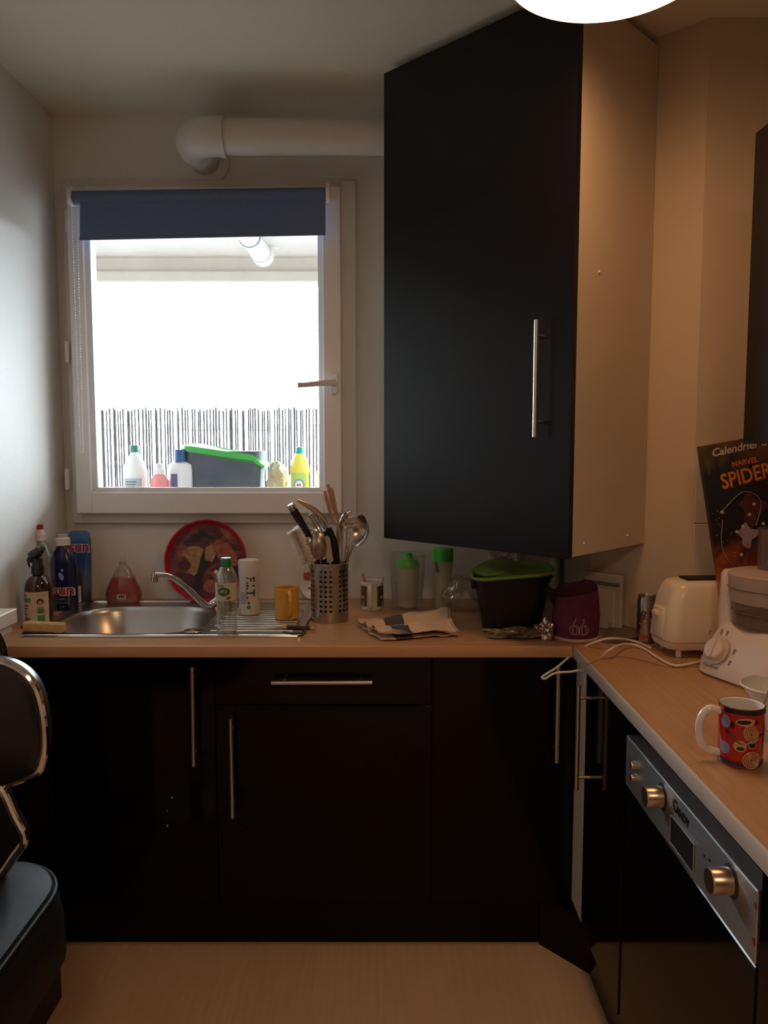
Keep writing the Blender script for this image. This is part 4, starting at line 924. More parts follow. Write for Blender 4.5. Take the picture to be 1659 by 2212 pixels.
# small spoon left
o, L = utensil('spoon', 'small pale spoon leaning between the brush and the large serving spoon', (-.02,-.03))
c_ = U(669,1176,-.035)-L; b = bm_(); bowlmesh(b, c_, (-.25,.0,1), (.3,1,.1), .050, .024, .006); part('spoon_bowl', b, M_us, o, ang=60); b = bm_(); tube(b, [Vector((0,0,0)), U(676,1206,-.035)-L, U(672,1186,-.035)-L], .002, 8); part('handle', b, M_us, o)
# grey spatula
o, L = utensil('spatula', 'pale beige flat spatula at the front of the steel holder', (.005,-.03))
q = [U(a,c,-.038)-L for a, c in ((700,1160),(708,1157),(713,1164),(720,1213),(707,1216))]
b = bm_(); slab(b, q, (0,.003,0)); part('spatula_head', b, M_ug, o, False); b = bm_(); tube(b, [Vector((0,0,0)), U(713,1205,-.037)-L], .003, 8); part('handle', b, M_ug, o)
# black spatulas
for i, (w0, tp, bt, wd, lab) in enumerate(((.0,(710,1140),(728,1212),.010,'black nylon spatula in the middle of the steel holder'),(.0,(702,1148),(716,1200),.006,'thin black ridged utensil beside the black nylon spatula'))):
    o, L = utensil('nylon_spatula', lab, (.012+.01*i,-.015))
    b = bm_(); P_ = spline([U(*bt,-.02)-L, U((tp[0]+bt[0])/2+2,(tp[1]+bt[1])/2,-.02)-L, U(*tp,-.02)-L], 6); n_ = len(P_)
    tube(b, P_, [wd*(.8+.5*math.sin(math.pi*k/(n_-1))) for k in range(n_)], 12, flat=.35); part('spatula_head', b, M_rub, o); b = bm_(); tube(b, [Vector((0,0,0)), P_[0]], .004, 8); part('handle', b, M_rub, o)
# long wooden handles
for i, (tp, md_, lab) in enumerate((((701,1060),(712,1100),'leftmost of the three tall copper-brown stirring sticks'),((708,1046),(720,1095),'tallest of the three copper-brown stirring sticks'),((716,1054),(724,1098),'rightmost of the three tall copper-brown stirring sticks'))):
    o, L = utensil('stirring_spoon', lab, (.01+.006*i, .01*i))
    P_ = spline([Vector((0,0,0)), U(732-2*i,1160,.0)-L, U(md_[0]+8,md_[1]+25,.0)-L, U(*md_,-.0)-L, U(*tp,-.0)-L], 6); n_ = len(P_)
    b = bm_(); tube(b, P_, [.0028 if k < n_*.55 else .0028+.0035*math.sin(math.pi*(k-n_*.55)/(n_*.45+.5)) for k in range(n_)], 10, flat=.5); part('spoon_shaft', b, mat('copper_brown', (.48,.27,.17), .3, .5), o)
# pasta server
o, L = utensil('pasta_server', 'toothed steel pasta server at the upper right of the steel holder', (.03,.0))
c_ = U(742,1130,.0)-L; b = bm_(); bowlmesh(b, c_, (.25,.0,1), (.85,-.5,.1), .070, .042, .016); part('server_bowl', b, M_us, o, ang=60)
b = bm_()
for k, (tx, ty) in enumerate(((759,1105),(768,1116),(772,1126),(770,1136))): s_ = U(746+2*k,1112+9*k,-.0)-L; e_ = U(tx,ty,-.01)-L; tube(b, [s_, e_], [.0035,.0028], 8)
part('teeth', b, M_us, o); b = bm_(); tube(b, [Vector((0,0,0)), U(740,1146,0)-L], .0032, 8); part('handle', b, M_us, o)
# big ladle right
o, L = utensil('ladle', 'large steel ladle with a shiny bowl hanging out at the right of the holder', (.035,.01))
c_ = U(777,1146,.0)-L; b = bm_(); bowlmesh(b, c_, (.15,.0,1), (-.75,-.6,.25), .100, .074, .030, 24); part('ladle_bowl', b, M_us, o, ang=60); b = bm_(); tube(b, [Vector((0,0,0)), U(752,1205,0)-L, U(764,1176,.005)-L], .0035, 8); part('handle', b, M_us, o)
# steel tongs
o, L = utensil('tongs', 'pair of narrow steel tongs between the pasta server and black spatula', (.02,-.02))
b = bm_()
for s_ in (0, 1): tube(b, spline([Vector((0,0,0)), U(738+6*s_,1200,-.02)-L, U(736+12*s_,1165,-.02)-L, U(732+16*s_,1140,-.02)-L], 5), .0038, 8, flat=.35)
part('tong_arms', b, M_us, o)
o, L = utensil('whisk', 'small steel whisk with crossed wires right of centre in the holder', (.03,-.01))
b = bm_(); base_ = U(752,1190,-.01)-L; tp_ = U(757,1150,-.01)-L; ax = tp_-base_
for k in range(4):
    a = k*math.pi/4; sd = Vector((math.cos(a), math.sin(a), 0))
    tube(b, spline([base_, base_+ax*.4+sd*.010, base_+ax*.85+sd*.014, tp_, base_+ax*.85-sd*.014, base_+ax*.4-sd*.010, base_], 5), .0008, 5)
part('wires', b, M_us, o); b = bm_(); tube(b, [Vector((0,0,0)), base_], .004, 8); part('handle', b, M_us, o)

# ------------------------------------------------------------------ clear vessels
g = G(880,1312)
t = thing('clear_beaker', 'wide clear plastic beaker around the green capped jar', 'beaker', g+Vector((0,.0,.0)))
b = bm_(); lathe(b, [(0,.003),(.052,.0),(.057,.004),(.053,.012),(.051,.03),(.056,.10),(.061,.183),(.059,.183),(.054,.10),(.049,.03)], 48, sx=1.02); part('body', b, M_clear, t)
t = thing('shaker_jar', 'frosted jar with a funnel-shaped green lid inside the clear beaker', 'jar', g+Vector((0,0,.004)))
b = bm_(); lathe(b, [(0,0),(.030,0),(.034,.004),(.038,.135),(0,.135)], 36); part('body', b, clear('frosted_clear', (.9,.9,.88), .08, .25, .50, (.80,.74,.68)), t)
b = bm_(); lathe(b, [(0,.135),(.038,.132),(.0405,.137),(.040,.148),(.034,.156),(.020,.161),(.017,.166),(.0175,.178),(.0160,.181),(0,.181)], 36); part('lid', b, M_green, t)
g = G(956,1313)
t = thing('shaker_bottle', 'slim clear bottle with a bright green screw cap under the wall cabinet', 'bottle', g)
b = bm_(); lathe(b, [(0,0),(.025,0),(.029,.004),(.028,.03),(.027,.07),(.030,.11),(.033,.150),(.033,.16),(0,.16)], 36); part('body', b, clear('lime_clear', (.86,.88,.76), .12, .12, .34, (.78,.80,.60)), t)
b = bm_(); lathe(b, [(0,.158),(.0345,.158),(.0350,.196),(.030,.203),(.0,.204)], 36); part('cap', b, M_green, t)
b = bm_(); tube(b, [(-.022,-.022,.158),(-.018,-.026,.125)], .007, 10, flat=.4); part('clip', b, mat('grey_clip', (.10,.11,.11), .4), t)
b = bm_(); crumple(b, (0,0,.055), (.075,.05,.062), .30, 5, 5, 3.5)
o = part('plastic_bag', b, M_bag, ang=20); g = G(1015,1330); o.location = (g.x, 2.50, .901); tag(o, 'crumpled clear plastic bag lying left of the black bin', 'bag')
b = bm_(); crumple(b, (0,0,.03), (.040,.03,.045), .5, 5, 11, 5)
o = part('plastic_film', b, M_bag, ang=20); o.location = (.40, 2.58, 1.065); tag(o, 'crinkled clear film piled high behind the green lidded bin', 'film')
b = bm_(); crumple(b, (0,0,.08), (.06,.04,.085), .22, 5, 17, 4)
o = part('plastic_bag', b, M_bag, ang=20); o.location = (.41, 2.60, .901); tag(o, 'clear bag standing behind the black bin below the crinkled film', 'bag')
q = aty(1040,1150,2.69); b = bm_()
for k in range(3): tube(b, [Vector((math.cos(a)*(.058+.003*k), -.004*k, math.sin(a)*(.052+.002*k))) for a in [2*math.pi*i/40 for i in range(40)]], .0016, 6, closed=True)
o = part('coiled_wire', b, mat('wire_grey', (.42,.36,.33), .4)); o.location = (q.x, 2.685, q.z); tag(o, 'thin coiled wire hanging on the wall below the cabinet', 'wire')

# tea towel
M_tow = mat('towel_cloth', (.66,.50,.37), .9); n, l = nt(M_tow)
tc = n.new('ShaderNodeTexCoord'); sx_ = n.new('ShaderNodeSeparateXYZ'); l.new(tc.outputs['UV'], sx_.inputs[0])
def band(src, a, c):
    m1 = n.new('ShaderNodeMath'); m1.operation = 'COMPARE'; m1.inputs[1].default_value = (a+c)/2; m1.inputs[2].default_value = (c-a)/2; l.new(src, m1.inputs[0]); return m1.outputs[0]
def add(a, c):
    m1 = n.new('ShaderNodeMath'); m1.operation = 'MAXIMUM'; l.new(a, m1.inputs[0]); l.new(c, m1.inputs[1]); return m1.outputs[0]
bu = add(band(sx_.outputs['X'], .20, .42), band(sx_.outputs['X'], .972, .980)); bv = add(add(band(sx_.outputs['Y'], .667, .80), band(sx_.outputs['Y'], .0,.12)), band(sx_.outputs['Y'], .88, .97))
mm = n.new('ShaderNodeMath'); mm.operation = 'MULTIPLY'; l.new(bu, mm.inputs[0]); l.new(bv, mm.inputs[1])
mx = n.new('ShaderNodeMix'); mx.data_type = 'RGBA'; mx.inputs[6].default_value = (.66,.50,.37,1); mx.inputs[7].default_value = (.075,.075,.095,1); l.new(mm.outputs[0], mx.inputs[0])
l.new(mx.outputs[2], n['Principled BSDF'].inputs['Base Color'])
g = G(880,1356); tw = Vector((g.x, g.y, .902)); b = bm_(); uvl = b.loops.layers.uv.new('UVMap')
# quilt of folds: the cross section (v) goes front edge -> up -> back and folds over; u runs along the length
NU, NV = 60, 90
FL, FR, BR_, BL_ = G(822,1386), G(990,1376), G(962,1332), G(772,1352)
def tow(u, v):
    # three stacked layers: v in [0,1/3] bottom front->back, [1/3,2/3] middle back->front, [2/3,1] top front->mid
    k = v*3; s_ = int(min(2, k)); fr = k-s_
    y = fr if s_ == 0 else (1-fr) if s_ == 1 else fr*.72
    lift = .003+.009*s_ + .004*math.sin(y*5+u*3+s_)*(s_ > 0)
    if s_ == 2: lift += .017*math.exp(-((y-.60-.05*u)/.09)**2)*(.7+.3*u) + .009*math.exp(-((y-.25-.15*u)/.08)**2) - .012*math.exp(-((y-.44)/.06)**2) + .004*math.sin(u*11+y*6)
    if s_ == 1: lift += .006*math.sin(u*9+2)+.004
    P_ = (FL*(1-u)+FR*u)*(1-y) + (BL_*(1-u)+BR_*u)*y
    wob = .010*math.sin(u*7+s_*1.7)*(y-.5) + .006*_nz.noise(Vector((u*6,v*9,3)))
    edge = .012*_nz.noise(Vector((s_*3.1, y*4, 7)))*(1 if u < .1 or u > .9 else 0)
    return Vector((P_.x-tw.x+edge, P_.y-tw.y+wob, max(.001, lift + .004*_nz.noise(Vector((u*8,v*14,1))))))
gr = [[b.verts.new(tow(i/NU, j/NV)) for j in range(NV+1)] for i in range(NU+1)]
for i in range(NU):
    for j in range(NV):
        f_ = b.faces.new((gr[i][j], gr[i+1][j], gr[i+1][j+1], gr[i][j+1]))
        for lp_, (a_, c_) in zip(f_.loops, ((i,j),(i+1,j),(i+1,j+1),(i,j+1))): lp_[uvl].uv = (a_/NU, c_/NV)
o = part('tea_towel', b, M_tow, ang=60); o.location = tw; md = o.modifiers.new('thickness', 'SOLIDIFY'); md.thickness = .0018
tag(o, 'folded cream tea towel with dark blue-grey checks on the worktop', 'towel')

# compost bin with green lid
g = G(1108,1368); bc = thing('compost_bin', 'black tapered bin with a warped olive green lid, on the worktop', 'bin', (.372, 2.215, .902)); L = Vector(bc.location)
b = bm_(); rings = []
for z, w_, d_ in ((.004,.172,.115),(.0,.150,.10),(.0,.158,.108),(.012,.168,.112),(.15,.212,.138),(.163,.222,.146),(.166,.230,.150)): rings.append([Vector((x+.0*z, y, z)) for x, y in rrect(w_, d_, .05, 8)])
loft(b, rings[1:]); part('bin_body', b, M_rub, bc)
b = bm_(); box(b, -.118,-.012,.125,-.104,.012,.150,.003); part('bin_handle', b, M_rub, bc)
b = bm_(); rings = []
def lidz(x, y): return .166 + .016*math.exp(-((x+.045)/.040)**2)*(1 if y > -.02 else .1) + .010*(x/.11) + .012*max(0,y)/.07
for k, dz_ in ((1.03,0.0),(1.07,.004),(1.07,.009),(1.02,.010),(.93,.004),(.60,.001),(.2,.001)): rings.append([Vector((x*k, y*k, lidz(x*k,y*k)+dz_)) for x, y in rrect(.222,.146,.055,12)])
loft(b, rings); part('bin_lid', b, noisy('olive_green', (.15,.34,.06), (.20,.42,.09), .4, 10), bc)
b = bm_(); crumple(b, (0,0,.012), (.085,.035,.014), .7, 5, 21, 5)
o = part('plastic_wrap', b, noisy('dark_clear_wrap', (.10,.075,.05), (.30,.22,.15), .15, 40), ang=20); g = G(1128,1382); o.location = (g.x, g.y+.022, .903); tag(o, 'crumpled translucent wrapper along the front foot of the black bin', 'wrapper')
b = bm_(); crumple(b, (0,0,.022), (.024,.022,.026), .6, 4, 31, 4)
o = part('foil_ball', b, noisy('foil', (.45,.36,.30), (.65,.55,.48), .25, 30, metal=.9), ang=15); g = G(1180,1385); o.location = (g.x, g.y+.02, .903); tag(o, 'crumpled shiny foil scrap between the black bin and purple pot', 'foil')

# purple fabric pot
pt = thing('garlic_pot', 'purple fabric pot with a white garlic drawing, slumped and open at the top', 'pot', (.540, 2.135, .902)); L = Vector(pt.location)
M_pur = noisy('purple_fabric', (.085,.010,.035), (.12,.016,.05), .85, 60, .4, 250)
b = bm_(); rings = []
def pr_(z, k=1.0, tilt=0.0): return [Vector((math.cos(a)*.062*k*(1+.03*math.sin(3*a+z*20)), math.sin(a)*.062*k*(1+.03*math.sin(2*a+z*30)), z+tilt*(math.cos(a)*.012+math.sin(a)*.010) + (.003*math.sin(3*a) if z > .1 else 0))) for a in [2*math.pi*i/48 for i in range(48)]]
rings = [pr_(.006,.85), pr_(.006,1.0), pr_(.03,1.06), pr_(.07,1.06), pr_(.11,.99,.6), pr_(.138,.93,1), pr_(.140,.91,1), pr_(.137,.89,1), pr_(.10,.93), pr_(.02,.95)]
loft(b, rings); part('pot_cloth', b, M_pur, pt, ang=70)
b = bm_(); rings = [pr_(.0,.9), pr_(.0,1.04), pr_(.006,1.09), pr_(.010,1.03), pr_(.008,.8)]; loft(b, rings); part('pale_base', b, mat('pale_felt', (.55,.38,.33), .9), pt)
f = cylmap(.0668, -.02, .0012)
def line_patch(b, pts_, f_, w_=.0007):
    pts_ = [Vector((x, y, 0)) for x, y in pts_]
    P3 = [Vector(f_(p.x, p.y)) for p in pts_]; tube(b, P3, w_, 5)
b = bm_()
for cx0, s_ in ((-.016,1.0),(.008,1.0)):
    line_patch(b, [(p.x, p.y) for p in spline([(cx0,.062,0),(cx0-.004,.052,0),(cx0-.013,.040,0),(cx0-.011,.028,0),(cx0,.025,0),(cx0+.011,.028,0),(cx0+.012,.040,0),(cx0+.004,.052,0)], 5)], f)
    line_patch(b, [(p.x, p.y) for p in spline([(cx0,.050,0),(cx0-.006,.038,0),(cx0-.003,.027,0)], 4)], f); line_patch(b, [(p.x, p.y) for p in spline([(cx0+.001,.050,0),(cx0+.006,.038,0),(cx0+.004,.027,0)], 4)], f)
line_patch(b, [(-.016,.062),(-.013,.070)], f); line_patch(b, [(.008,.062),(.004,.066),(.010,.067)], f)
part('garlic_print', b, mat('white_line', (.62,.50,.52), .6), pt)
for i, (tx, ty, bx) in enumerate(((1176,1268,-.01),(1184,1270,.0),(1192,1274,.01))):
    o0 = L+Vector((-.02+bx, .0, .05)); tip = aty(tx, ty, 2.12); b = bm_(); tube(b, [(0,0,0), (tip-o0)*.75, tip-o0], [.005,.007,.008], 10, flat=.5)
    o = part('black_stick', b, M_rub); o.location = o0; tag(o, ['black utensil handle poking out of the purple pot, leftmost', 'middle black utensil handle in the purple pot', 'black utensil handle in the purple pot, rightmost'][i], 'utensil', 'black handles in the purple pot')

# white leaning tray and dark triangular tile by the duct
wd = Vector((.219,-.218,0)).normalized(); wn = Vector((-wd.y*-1*-1, 0, 0))
nrm_ = Vector((-wd.y, wd.x, 0)); nrm_ = -nrm_ if nrm_.y > 0 else nrm_       # towards the room
dp = lambda s_, off: Vector((.632,2.328,0)) + wd*s_ + nrm_*off
t = thing('leaning_tray', 'white plastic sheet box leaning on the boxed duct behind the purple pot', 'tray', dp(.06,.05)+Vector((0,0,.901)), rotz=math.atan2(wd.y, wd.x))
b = bm_(); box(b, -.065,.010,0,.065,.022,.165,.003); part('back_sheet', b, mat('pale_translucent', (.62,.56,.50), .35), t, False)
b = bm_(); box(b, -.055,.004,0,.045,.010,.118,.002); part('front_sheet', b, mat('pinkish_white', (.82,.72,.64), .4), t, False)
b = bm_(); patch(b, rect(-.062,.128,.058,.140), planemap((0,.0095,0),(1,0,0),(0,0,1)), 1); part('grey_band', b, mat('grey_band', (.22,.19,.17), .5), t, False)
b = bm_(); patch(b, rect(-.062,.131,-.038,.138), planemap((0,.0088,0),(1,0,0),(0,0,1)), 1); part('dark_tab', b, M_ink, t, False)
text('lettering', 'BIC', .008, M_ink, t, planemap((0,.0032,0),(1,0,0),(0,0,1)), off=(.036,.016)); text('lettering', '123', .006, M_ink, t, planemap((0,.0032,0),(1,0,0),(0,0,1)), off=(.036,.009))
P4 = [G(1298,1388), G(1322,1346), G(1398,1374), G(1352,1392)]; cen = sum(P4, Vector())/4
b = bm_(); slab(b, [Vector((p.x-cen.x, p.y-cen.y, -.007)) for p in P4], (0,0,.008))
o = part('slate_coaster', b, noisy('grey_slate', (.10,.085,.07), (.15,.125,.10), .5, 20), None, False); o.location = (cen.x, cen.y, .909); tag(o, 'flat dark grey tile lying in the corner beside the purple pot', 'tile')

# white cable
t = thing('power_cable', 'white power cable looping over the worktop corner and hanging past its edge', 'cable', (.6, 1.95, .905)); L = Vector(t.location)
def onz(px, py, z=.905): return atz(px, py, z)-L
p1 = [onz(1405,1400), onz(1370,1385), onz(1310,1380,.93), aty(1250,1404,2.06)-L, aty(1205,1440,2.025)-L, aty(1180,1456,2.01)-L, aty(1171,1463,2.00)-L, aty(1178,1466,2.0)-L, aty(1200,1454,2.0)-L, aty(1240,1450,1.99)-L, aty(1280,1438,1.99)-L, onz(1315,1405,.925), onz(1350,1391,.915), onz(1385,1398), onz(1420,1420), onz(1455,1437), onz(1490,1434), onz(1530,1424)]
b = bm_(); tube(b, spline(p1, 8), .0031, 10); part('cable_loop', b, M_wp, t)
b = bm_(); tube(b, spline([onz(1265,1437,.904), onz(1300,1424), onz(1345,1419), onz(1400,1430), onz(1450,1442), onz(1515,1440)], 6), .0007, 5); o = part('thread', b, mat('dark_thread', (.10,.06,.04), .7)); o.location = L; tag(o, 'thin dark thread lying in an arc on the right worktop', 'thread')

# energy drink can
g = G(1395,1387); t = thing('drink_can', 'slim silver drink can with dark script and a red band beside the toaster', 'can', g, rotz=-.35)
b = bm_(); lathe(b, [(0,.001),(.020,0),(.0262,.006),(.0265,.012),(.0265,.118),(.0235,.128),(.0238,.132),(.0225,.132),(.0215,.128),(0,.128)], 36)
part('can_body', b, mat('can_silver', (.42,.38,.34), .25, 1.0), t)
b = bm_(); patch(b, rect(-.040,.018,.040,.024), cylmap(.0265)); part('red_band', b, mat('red_band', (.45,.04,.02), .4), t)
mat('maroon_ink', (.08,.02,.02), .4)
text('lettering', 'BX', .034, MATS['maroon_ink'], t, cylmap(.0265,.0,.001), off=(-.002,.078), shear=.4, thick=.0004); text('lettering', 'BX', .034, MATS['maroon_ink'], t, cylmap(.0265,1.6,.001), off=(0,.078), shear=.4, thick=.0004)
b = bm_(); tube(b, [Vector(cylmap(.0268,.0,.001)(x, .055+.25*(x+.02)+.004*math.sin(x*200))) for x in [-.02+.002*i for i in range(21)]], .001, 5); part('swash', b, MATS['red_band'], t)

# toaster
ts = thing('toaster', 'cream plastic two-slot toaster standing between the can and food processor', 'toaster', (.829, 1.992, .901), rotz=math.radians(5))
b = bm_(); rings = []
def trect(w_, d_, r, z, cx=0, cy=0): return [Vector((x, y, z)) for x, y in rrect(w_, d_, r, 7, cx, cy)]
for z, w_, d_, r in ((.018,.195,.110,.03),(.022,.212,.126,.032),(.045,.224,.138,.032),(.10,.216,.134,.032),(.15,.200,.124,.034),(.178,.182,.114,.036),(.190,.166,.100,.036),(.193,.145,.084,.03)): rings.append(trect(w_, d_, r, z))
loft(b, rings); part('toaster_shell', b, M_cream, ts, ang=50)
b = bm_(); box(b, -.045,-.020,.188,.070,.030,.1985,.002,1); part('toast_slot', b, M_dark, ts, False)
b = bm_(); box(b, -.116,-.030,.045,-.100,.030,.125,.008); box(b, -.124,-.014,.10,-.110,.014,.114,.003); part('lever', b, M_cream, ts)
b = bm_(); rings = [trect(.2245,.1385,.032,.040), trect(.2248,.1388,.032,.042)]; loft(b, rings); part('seam_line', b, mat('seam_shadow', (.35,.26,.18), .6), ts)
for x, y in ((-.075,-.045),(.075,-.045),(-.075,.045),(.075,.045)):
    b = bm_(); lathe(b, [(0,0),(.007,0),(.007,.022),(0,.022)], 14, c=(x,y,0)); part('foot', b, M_wp, ts)

# food processor
fp_ = thing('food_processor', 'white food processor with a clear bowl, tall feed tube and round dial', 'food processor', (.886, 1.752, .901), rotz=math.radians(-68)); 
b = bm_(); rings = []
for z, w_, d_, r, cy in ((.0,.235,.200,.05,0),(.006,.248,.212,.055,0),(.035,.245,.205,.055,0),(.075,.232,.180,.055,.008),(.105,.215,.165,.06,.012),(.118,.19,.15,.06,.014),(.122,.175,.14,.06,.014)): rings.append(trect(w_, d_, r, z, 0, cy))
loft(b, rings); M_wpl = mat('warm_white_plastic', (.72,.62,.55), .3); base = part('motor_base', b, M_wpl, fp_, ang=50)
# dial plate on the sloped front
def ffront(u, v, lift=.0008):      # front face point at height v
    y = -.1025 if v < .035 else -.1025+(v-.035)/(.040)*.0205 if v < .075 else -.082+(v-.075)/.03*.0115
    return Vector((u, y-lift, v))
dl = Vector((-.055, -.092, .064)); dm = Matrix.Translation(dl) @ Matrix.Rotation(math.radians(90-27), 4, 'X')
b = bm_(); lathe(b, [(.0,0),(.034,0),(.034,.003),(.0,.003)], 36, mtx=dm); part('dial_ring', b, mat('off_white_ring', (.60,.50,.43), .35), fp_)
b = bm_(); lathe(b, [(.026,.002),(.025,.013),(.022,.016),(0,.016)], 36, mtx=dm); dk = part('dial', b, M_wpl, fp_); b = bm_(); box(b, -.006,-.024,.012,.006,.024,.021,.003,2,dm); part('dial_grip', b, M_wpl, dk)
text('lettering', 'Moulinex', .013, mat('brown_ink', (.10,.03,.02), .5), fp_, lambda u, v: ffront(u, v, .0015), off=(-.062,.026), shear=.25); text('lettering', 'MASTERCHEF 1000', .0055, mat('grey_ink', (.20,.15,.13), .5), fp_, lambda u, v: ffront(u, v, .0015), off=(-.058,.016))
for u, v in ((-.010,.070),(-.010,.045),(-.062,.104),(-.045,.104),(-.094,.095),(-.096,.055)):
    b = bm_(); patch(b, [(u-.004,v-.004),(u+.003,v-.004),(u+.001,v),(u+.004,v+.006),(u-.003,v+.006),(u-.001,v)], lambda a, c: ffront(a, c, .0016), .05); part('dial_symbol', b, MATS['grey_ink'], fp_, False)
b = bm_(); lathe(b, [(.078,.118),(.082,.125),(.083,.150),(.083,.160)], 48, c=(0,.014,0)); lathe(b, [(.083,.160),(.085,.165),(.090,.205),(.091,.235),(.088,.240)], 48, c=(0,.014,0)); part('clear_bowl', b, clear('processor_bowl', (.80,.74,.72), .12, .1, .30, (.42,.34,.31)), fp_)
b = bm_(); lathe(b, [(.0,.124),(.070,.124),(.079,.128),(.079,.150),(.0,.150)], 40, c=(0,.014,0)); part('dark_disc', b, mat('grey_disc', (.13,.10,.09), .4), fp_)
b = bm_(); lathe(b, [(.0,.182),(.0885,.182),(.0925,.20),(.0945,.232),(.095,.236),(.0955,.245),(.085,.252),(.0,.254)], 48, c=(0,.014,0)); part('bowl_lid', b, clear('smoky_lid', (.82,.76,.74), .14, .1, .62, (.66,.53,.46)), fp_)
b = bm_(); tube(b, [Vector((.0855*math.cos(2*math.pi*k/48), .014+.0855*math.sin(2*math.pi*k/48), .160)) for k in range(48)], .0016, 6, closed=True); tube(b, [Vector((.0945*math.cos(2*math.pi*k/48), .014+.0945*math.sin(2*math.pi*k/48), .214)) for k in range(48)], .0012, 6, closed=True); part('bowl_seam', b, MATS['grey_disc'], fp_)
b = bm_(); lathe(b, [(.034,.250),(.034,.345),(.036,.350),(.031,.350),(.031,.254)], 40, c=(-.015,.03,0)); part('feed_tube', b, clear('pinkish_clear', (.80,.70,.68), .14, .1, .30, (.36,.26,.24)), fp_)
b = bm_(); lathe(b, [(.0,.255),(.028,.255),(.0285,.325),(.0,.325)], 32, c=(-.015,.03,0)); part('pusher', b, clear('pusher_clear', (.7,.6,.58), .14, .1, .35, (.30,.18,.16)), fp_)

b = bm_(); rings = [trect(.050,.085,.02,.10,-.088,.0), trect(.044,.080,.02,.20,-.092,.0), trect(.040,.074,.018,.235,-.094,.0), trect(.030,.06,.014,.245,-.094,.0)]; loft(b, rings); part('rear_column', b, M_wpl, fp_)
# red patterned mug and its spoon
g = G(1597,1646); g.z = .901; R_ = .0355; H_ = .103
M_red = noisy('red_glaze', (.42,.012,.012), (.50,.02,.015), .2, 10, coat=.4)
t = mug('mug', 'tall red mug with ochre animal-like spiral patterns standing at the right front', g, R_, H_, M_red, M_ceram, math.radians(176), 1.15, hm=M_ceram, flare=.04)
def fm(lift=.0008, a=0.0): return lambda u, v: Vector((0,0,0))+Vector(cylmap(R_*(1+.04*v/H_), a, lift)(u, v))
AO = math.radians(24); b = bm_()
m_och, m_nav, m_blk, m_lil = mat('ochre_glaze', (.62,.34,.16), .3), mat('navy_glaze', (.02,.03,.10), .3), mat('black_glaze', (.015,.01,.01), .3), mat('lilac_glaze', (.26,.24,.42), .3)
def rings_(cx, cy, rx, ry, rot, k=4):
    b = bm_()
    for i in range(k): s_ = 1-i*.25; tube(b, [Vector(fm(.0012, -AO)(x, y)) for x, y in ell(cx, cy, rx*s_, ry*s_, 28, rot)], .0013, 5, closed=True)
    part('spiral_print', b, m_och, t)
rings_(.016,.062,.011,.015,.3); rings_(.018,.017,.014,.014,.1)
b = bm_()
for cx, cy, rx, ry, rot in ((.006,.082,.015,.007,.1),(-.001,.040,.010,.010,0),(.018,.044,.007,.007,0)): patch(b, ell(cx, cy, rx, ry, 22, rot), fm(.0010, -AO))
part('ochre_body', b, m_och, t)
b = bm_()
for cx, cy, rx, ry, rot in ((.004,.082,.011,.0035,.1),(.024,.082,.004,.003,0),(-.014,.074,.003,.006,.2),(.0,.036,.006,.003,.1),(.018,.044,.0055,.0055,0),(.025,.048,.002,.002,0)): patch(b, ell(cx, cy, rx, ry, 18, rot), fm(.0016, -AO))
for u0_, u1_, vv in ((-.028,.05,.058),): tube(b, [Vector(fm(.001, -AO)(u0_+(u1_-u0_)*i/40, vv+.006*math.cos(i/40*8)-.008*math.sin(i/40*3))) for i in range(41)], .0013, 5)
patch(b, rect(-.030,.094,.055,.101), fm(.0011, -AO))
part('black_shapes', b, m_blk, t)
for cx, cy, rx, ry in ((-.026,.078,.009,.012),(-.026,.032,.010,.011),(.050,.05,.006,.035)):
    b = bm_(); patch(b, ell(cx, cy, rx, ry, 20), fm(.0009, -AO)); part('lilac_spot', b, m_lil, t)
b = bm_(); patch(b, rect(-.10,.0045,.10,.011), fm(.0009, -AO)); part('navy_band', b, m_nav, t)
b = bm_(); lathe(b, [(R_*1.04+.0004,H_-.002),(R_*1.04+.0006,H_-.0004),(R_*1.04-.001,H_+.0004)], 48); part('rim_line', b, MATS['brown_ink'], t)
sp0 = g+Vector((.018,.012,.03)); tip = aty(1668,1478,g.y+.05)
t = thing('teaspoon', 'steel teaspoon standing in the red patterned mug', 'spoon', sp0); b = bm_(); tube(b, [Vector((0,0,0)), (tip-sp0)*.5, tip-sp0], [.0022,.0026,.005], 10, flat=.4); part('spoon_handle', b, M_chrome, t)
# printed white mug and bowl at the right edge
t = mug('mug', 'white mug with a dark rim and colourful print cut off by the right edge', Vector((.875,1.585,.901)), .040, .10, M_ceram, M_ceram, math.radians(0), 1.0)
b = bm_(); patch(b, rect(-.060,.084,.05,.096), cylmap(.040,-.2)); part('dark_band', b, mat('dark_brown_glaze', (.04,.015,.01), .3), t)
b = bm_(); patch(b, [(-.030,.02),(-.024,.05),(-.018,.045),(-.012,.025)], cylmap(.040,-.3,.001)); patch(b, ell(-.014,.06,.006,.008,12), cylmap(.040,-.3,.001)); part('red_print', b, mat('brick_print', (.35,.06,.03), .4), t)
b = bm_(); patch(b, ell(0,.035,.008,.014,14), cylmap(.040,-.3,.001)); part('blue_print', b, mat('teal_print', (.06,.16,.22), .4), t)
t = thing('mixing_jug', 'white ceramic jug with a flared lip behind the red mug at the right edge', 'jug', (.775,1.415,.901))
b = bm_(); lathe(b, [(0,.0),(.045,.0),(.050,.008),(.072,.05),(.078,.085),(.076,.087),(.068,.05),(.046,.012),(0,.01)], 48)
for v in b.verts:
    if v.co.z > .05 and v.co.x < -.03: v.co.x -= (v.co.z-.05)*.5*max(0,(-v.co.x-.03)/.04); v.co.z += .006
part('jug_body', b, M_ceram, t)

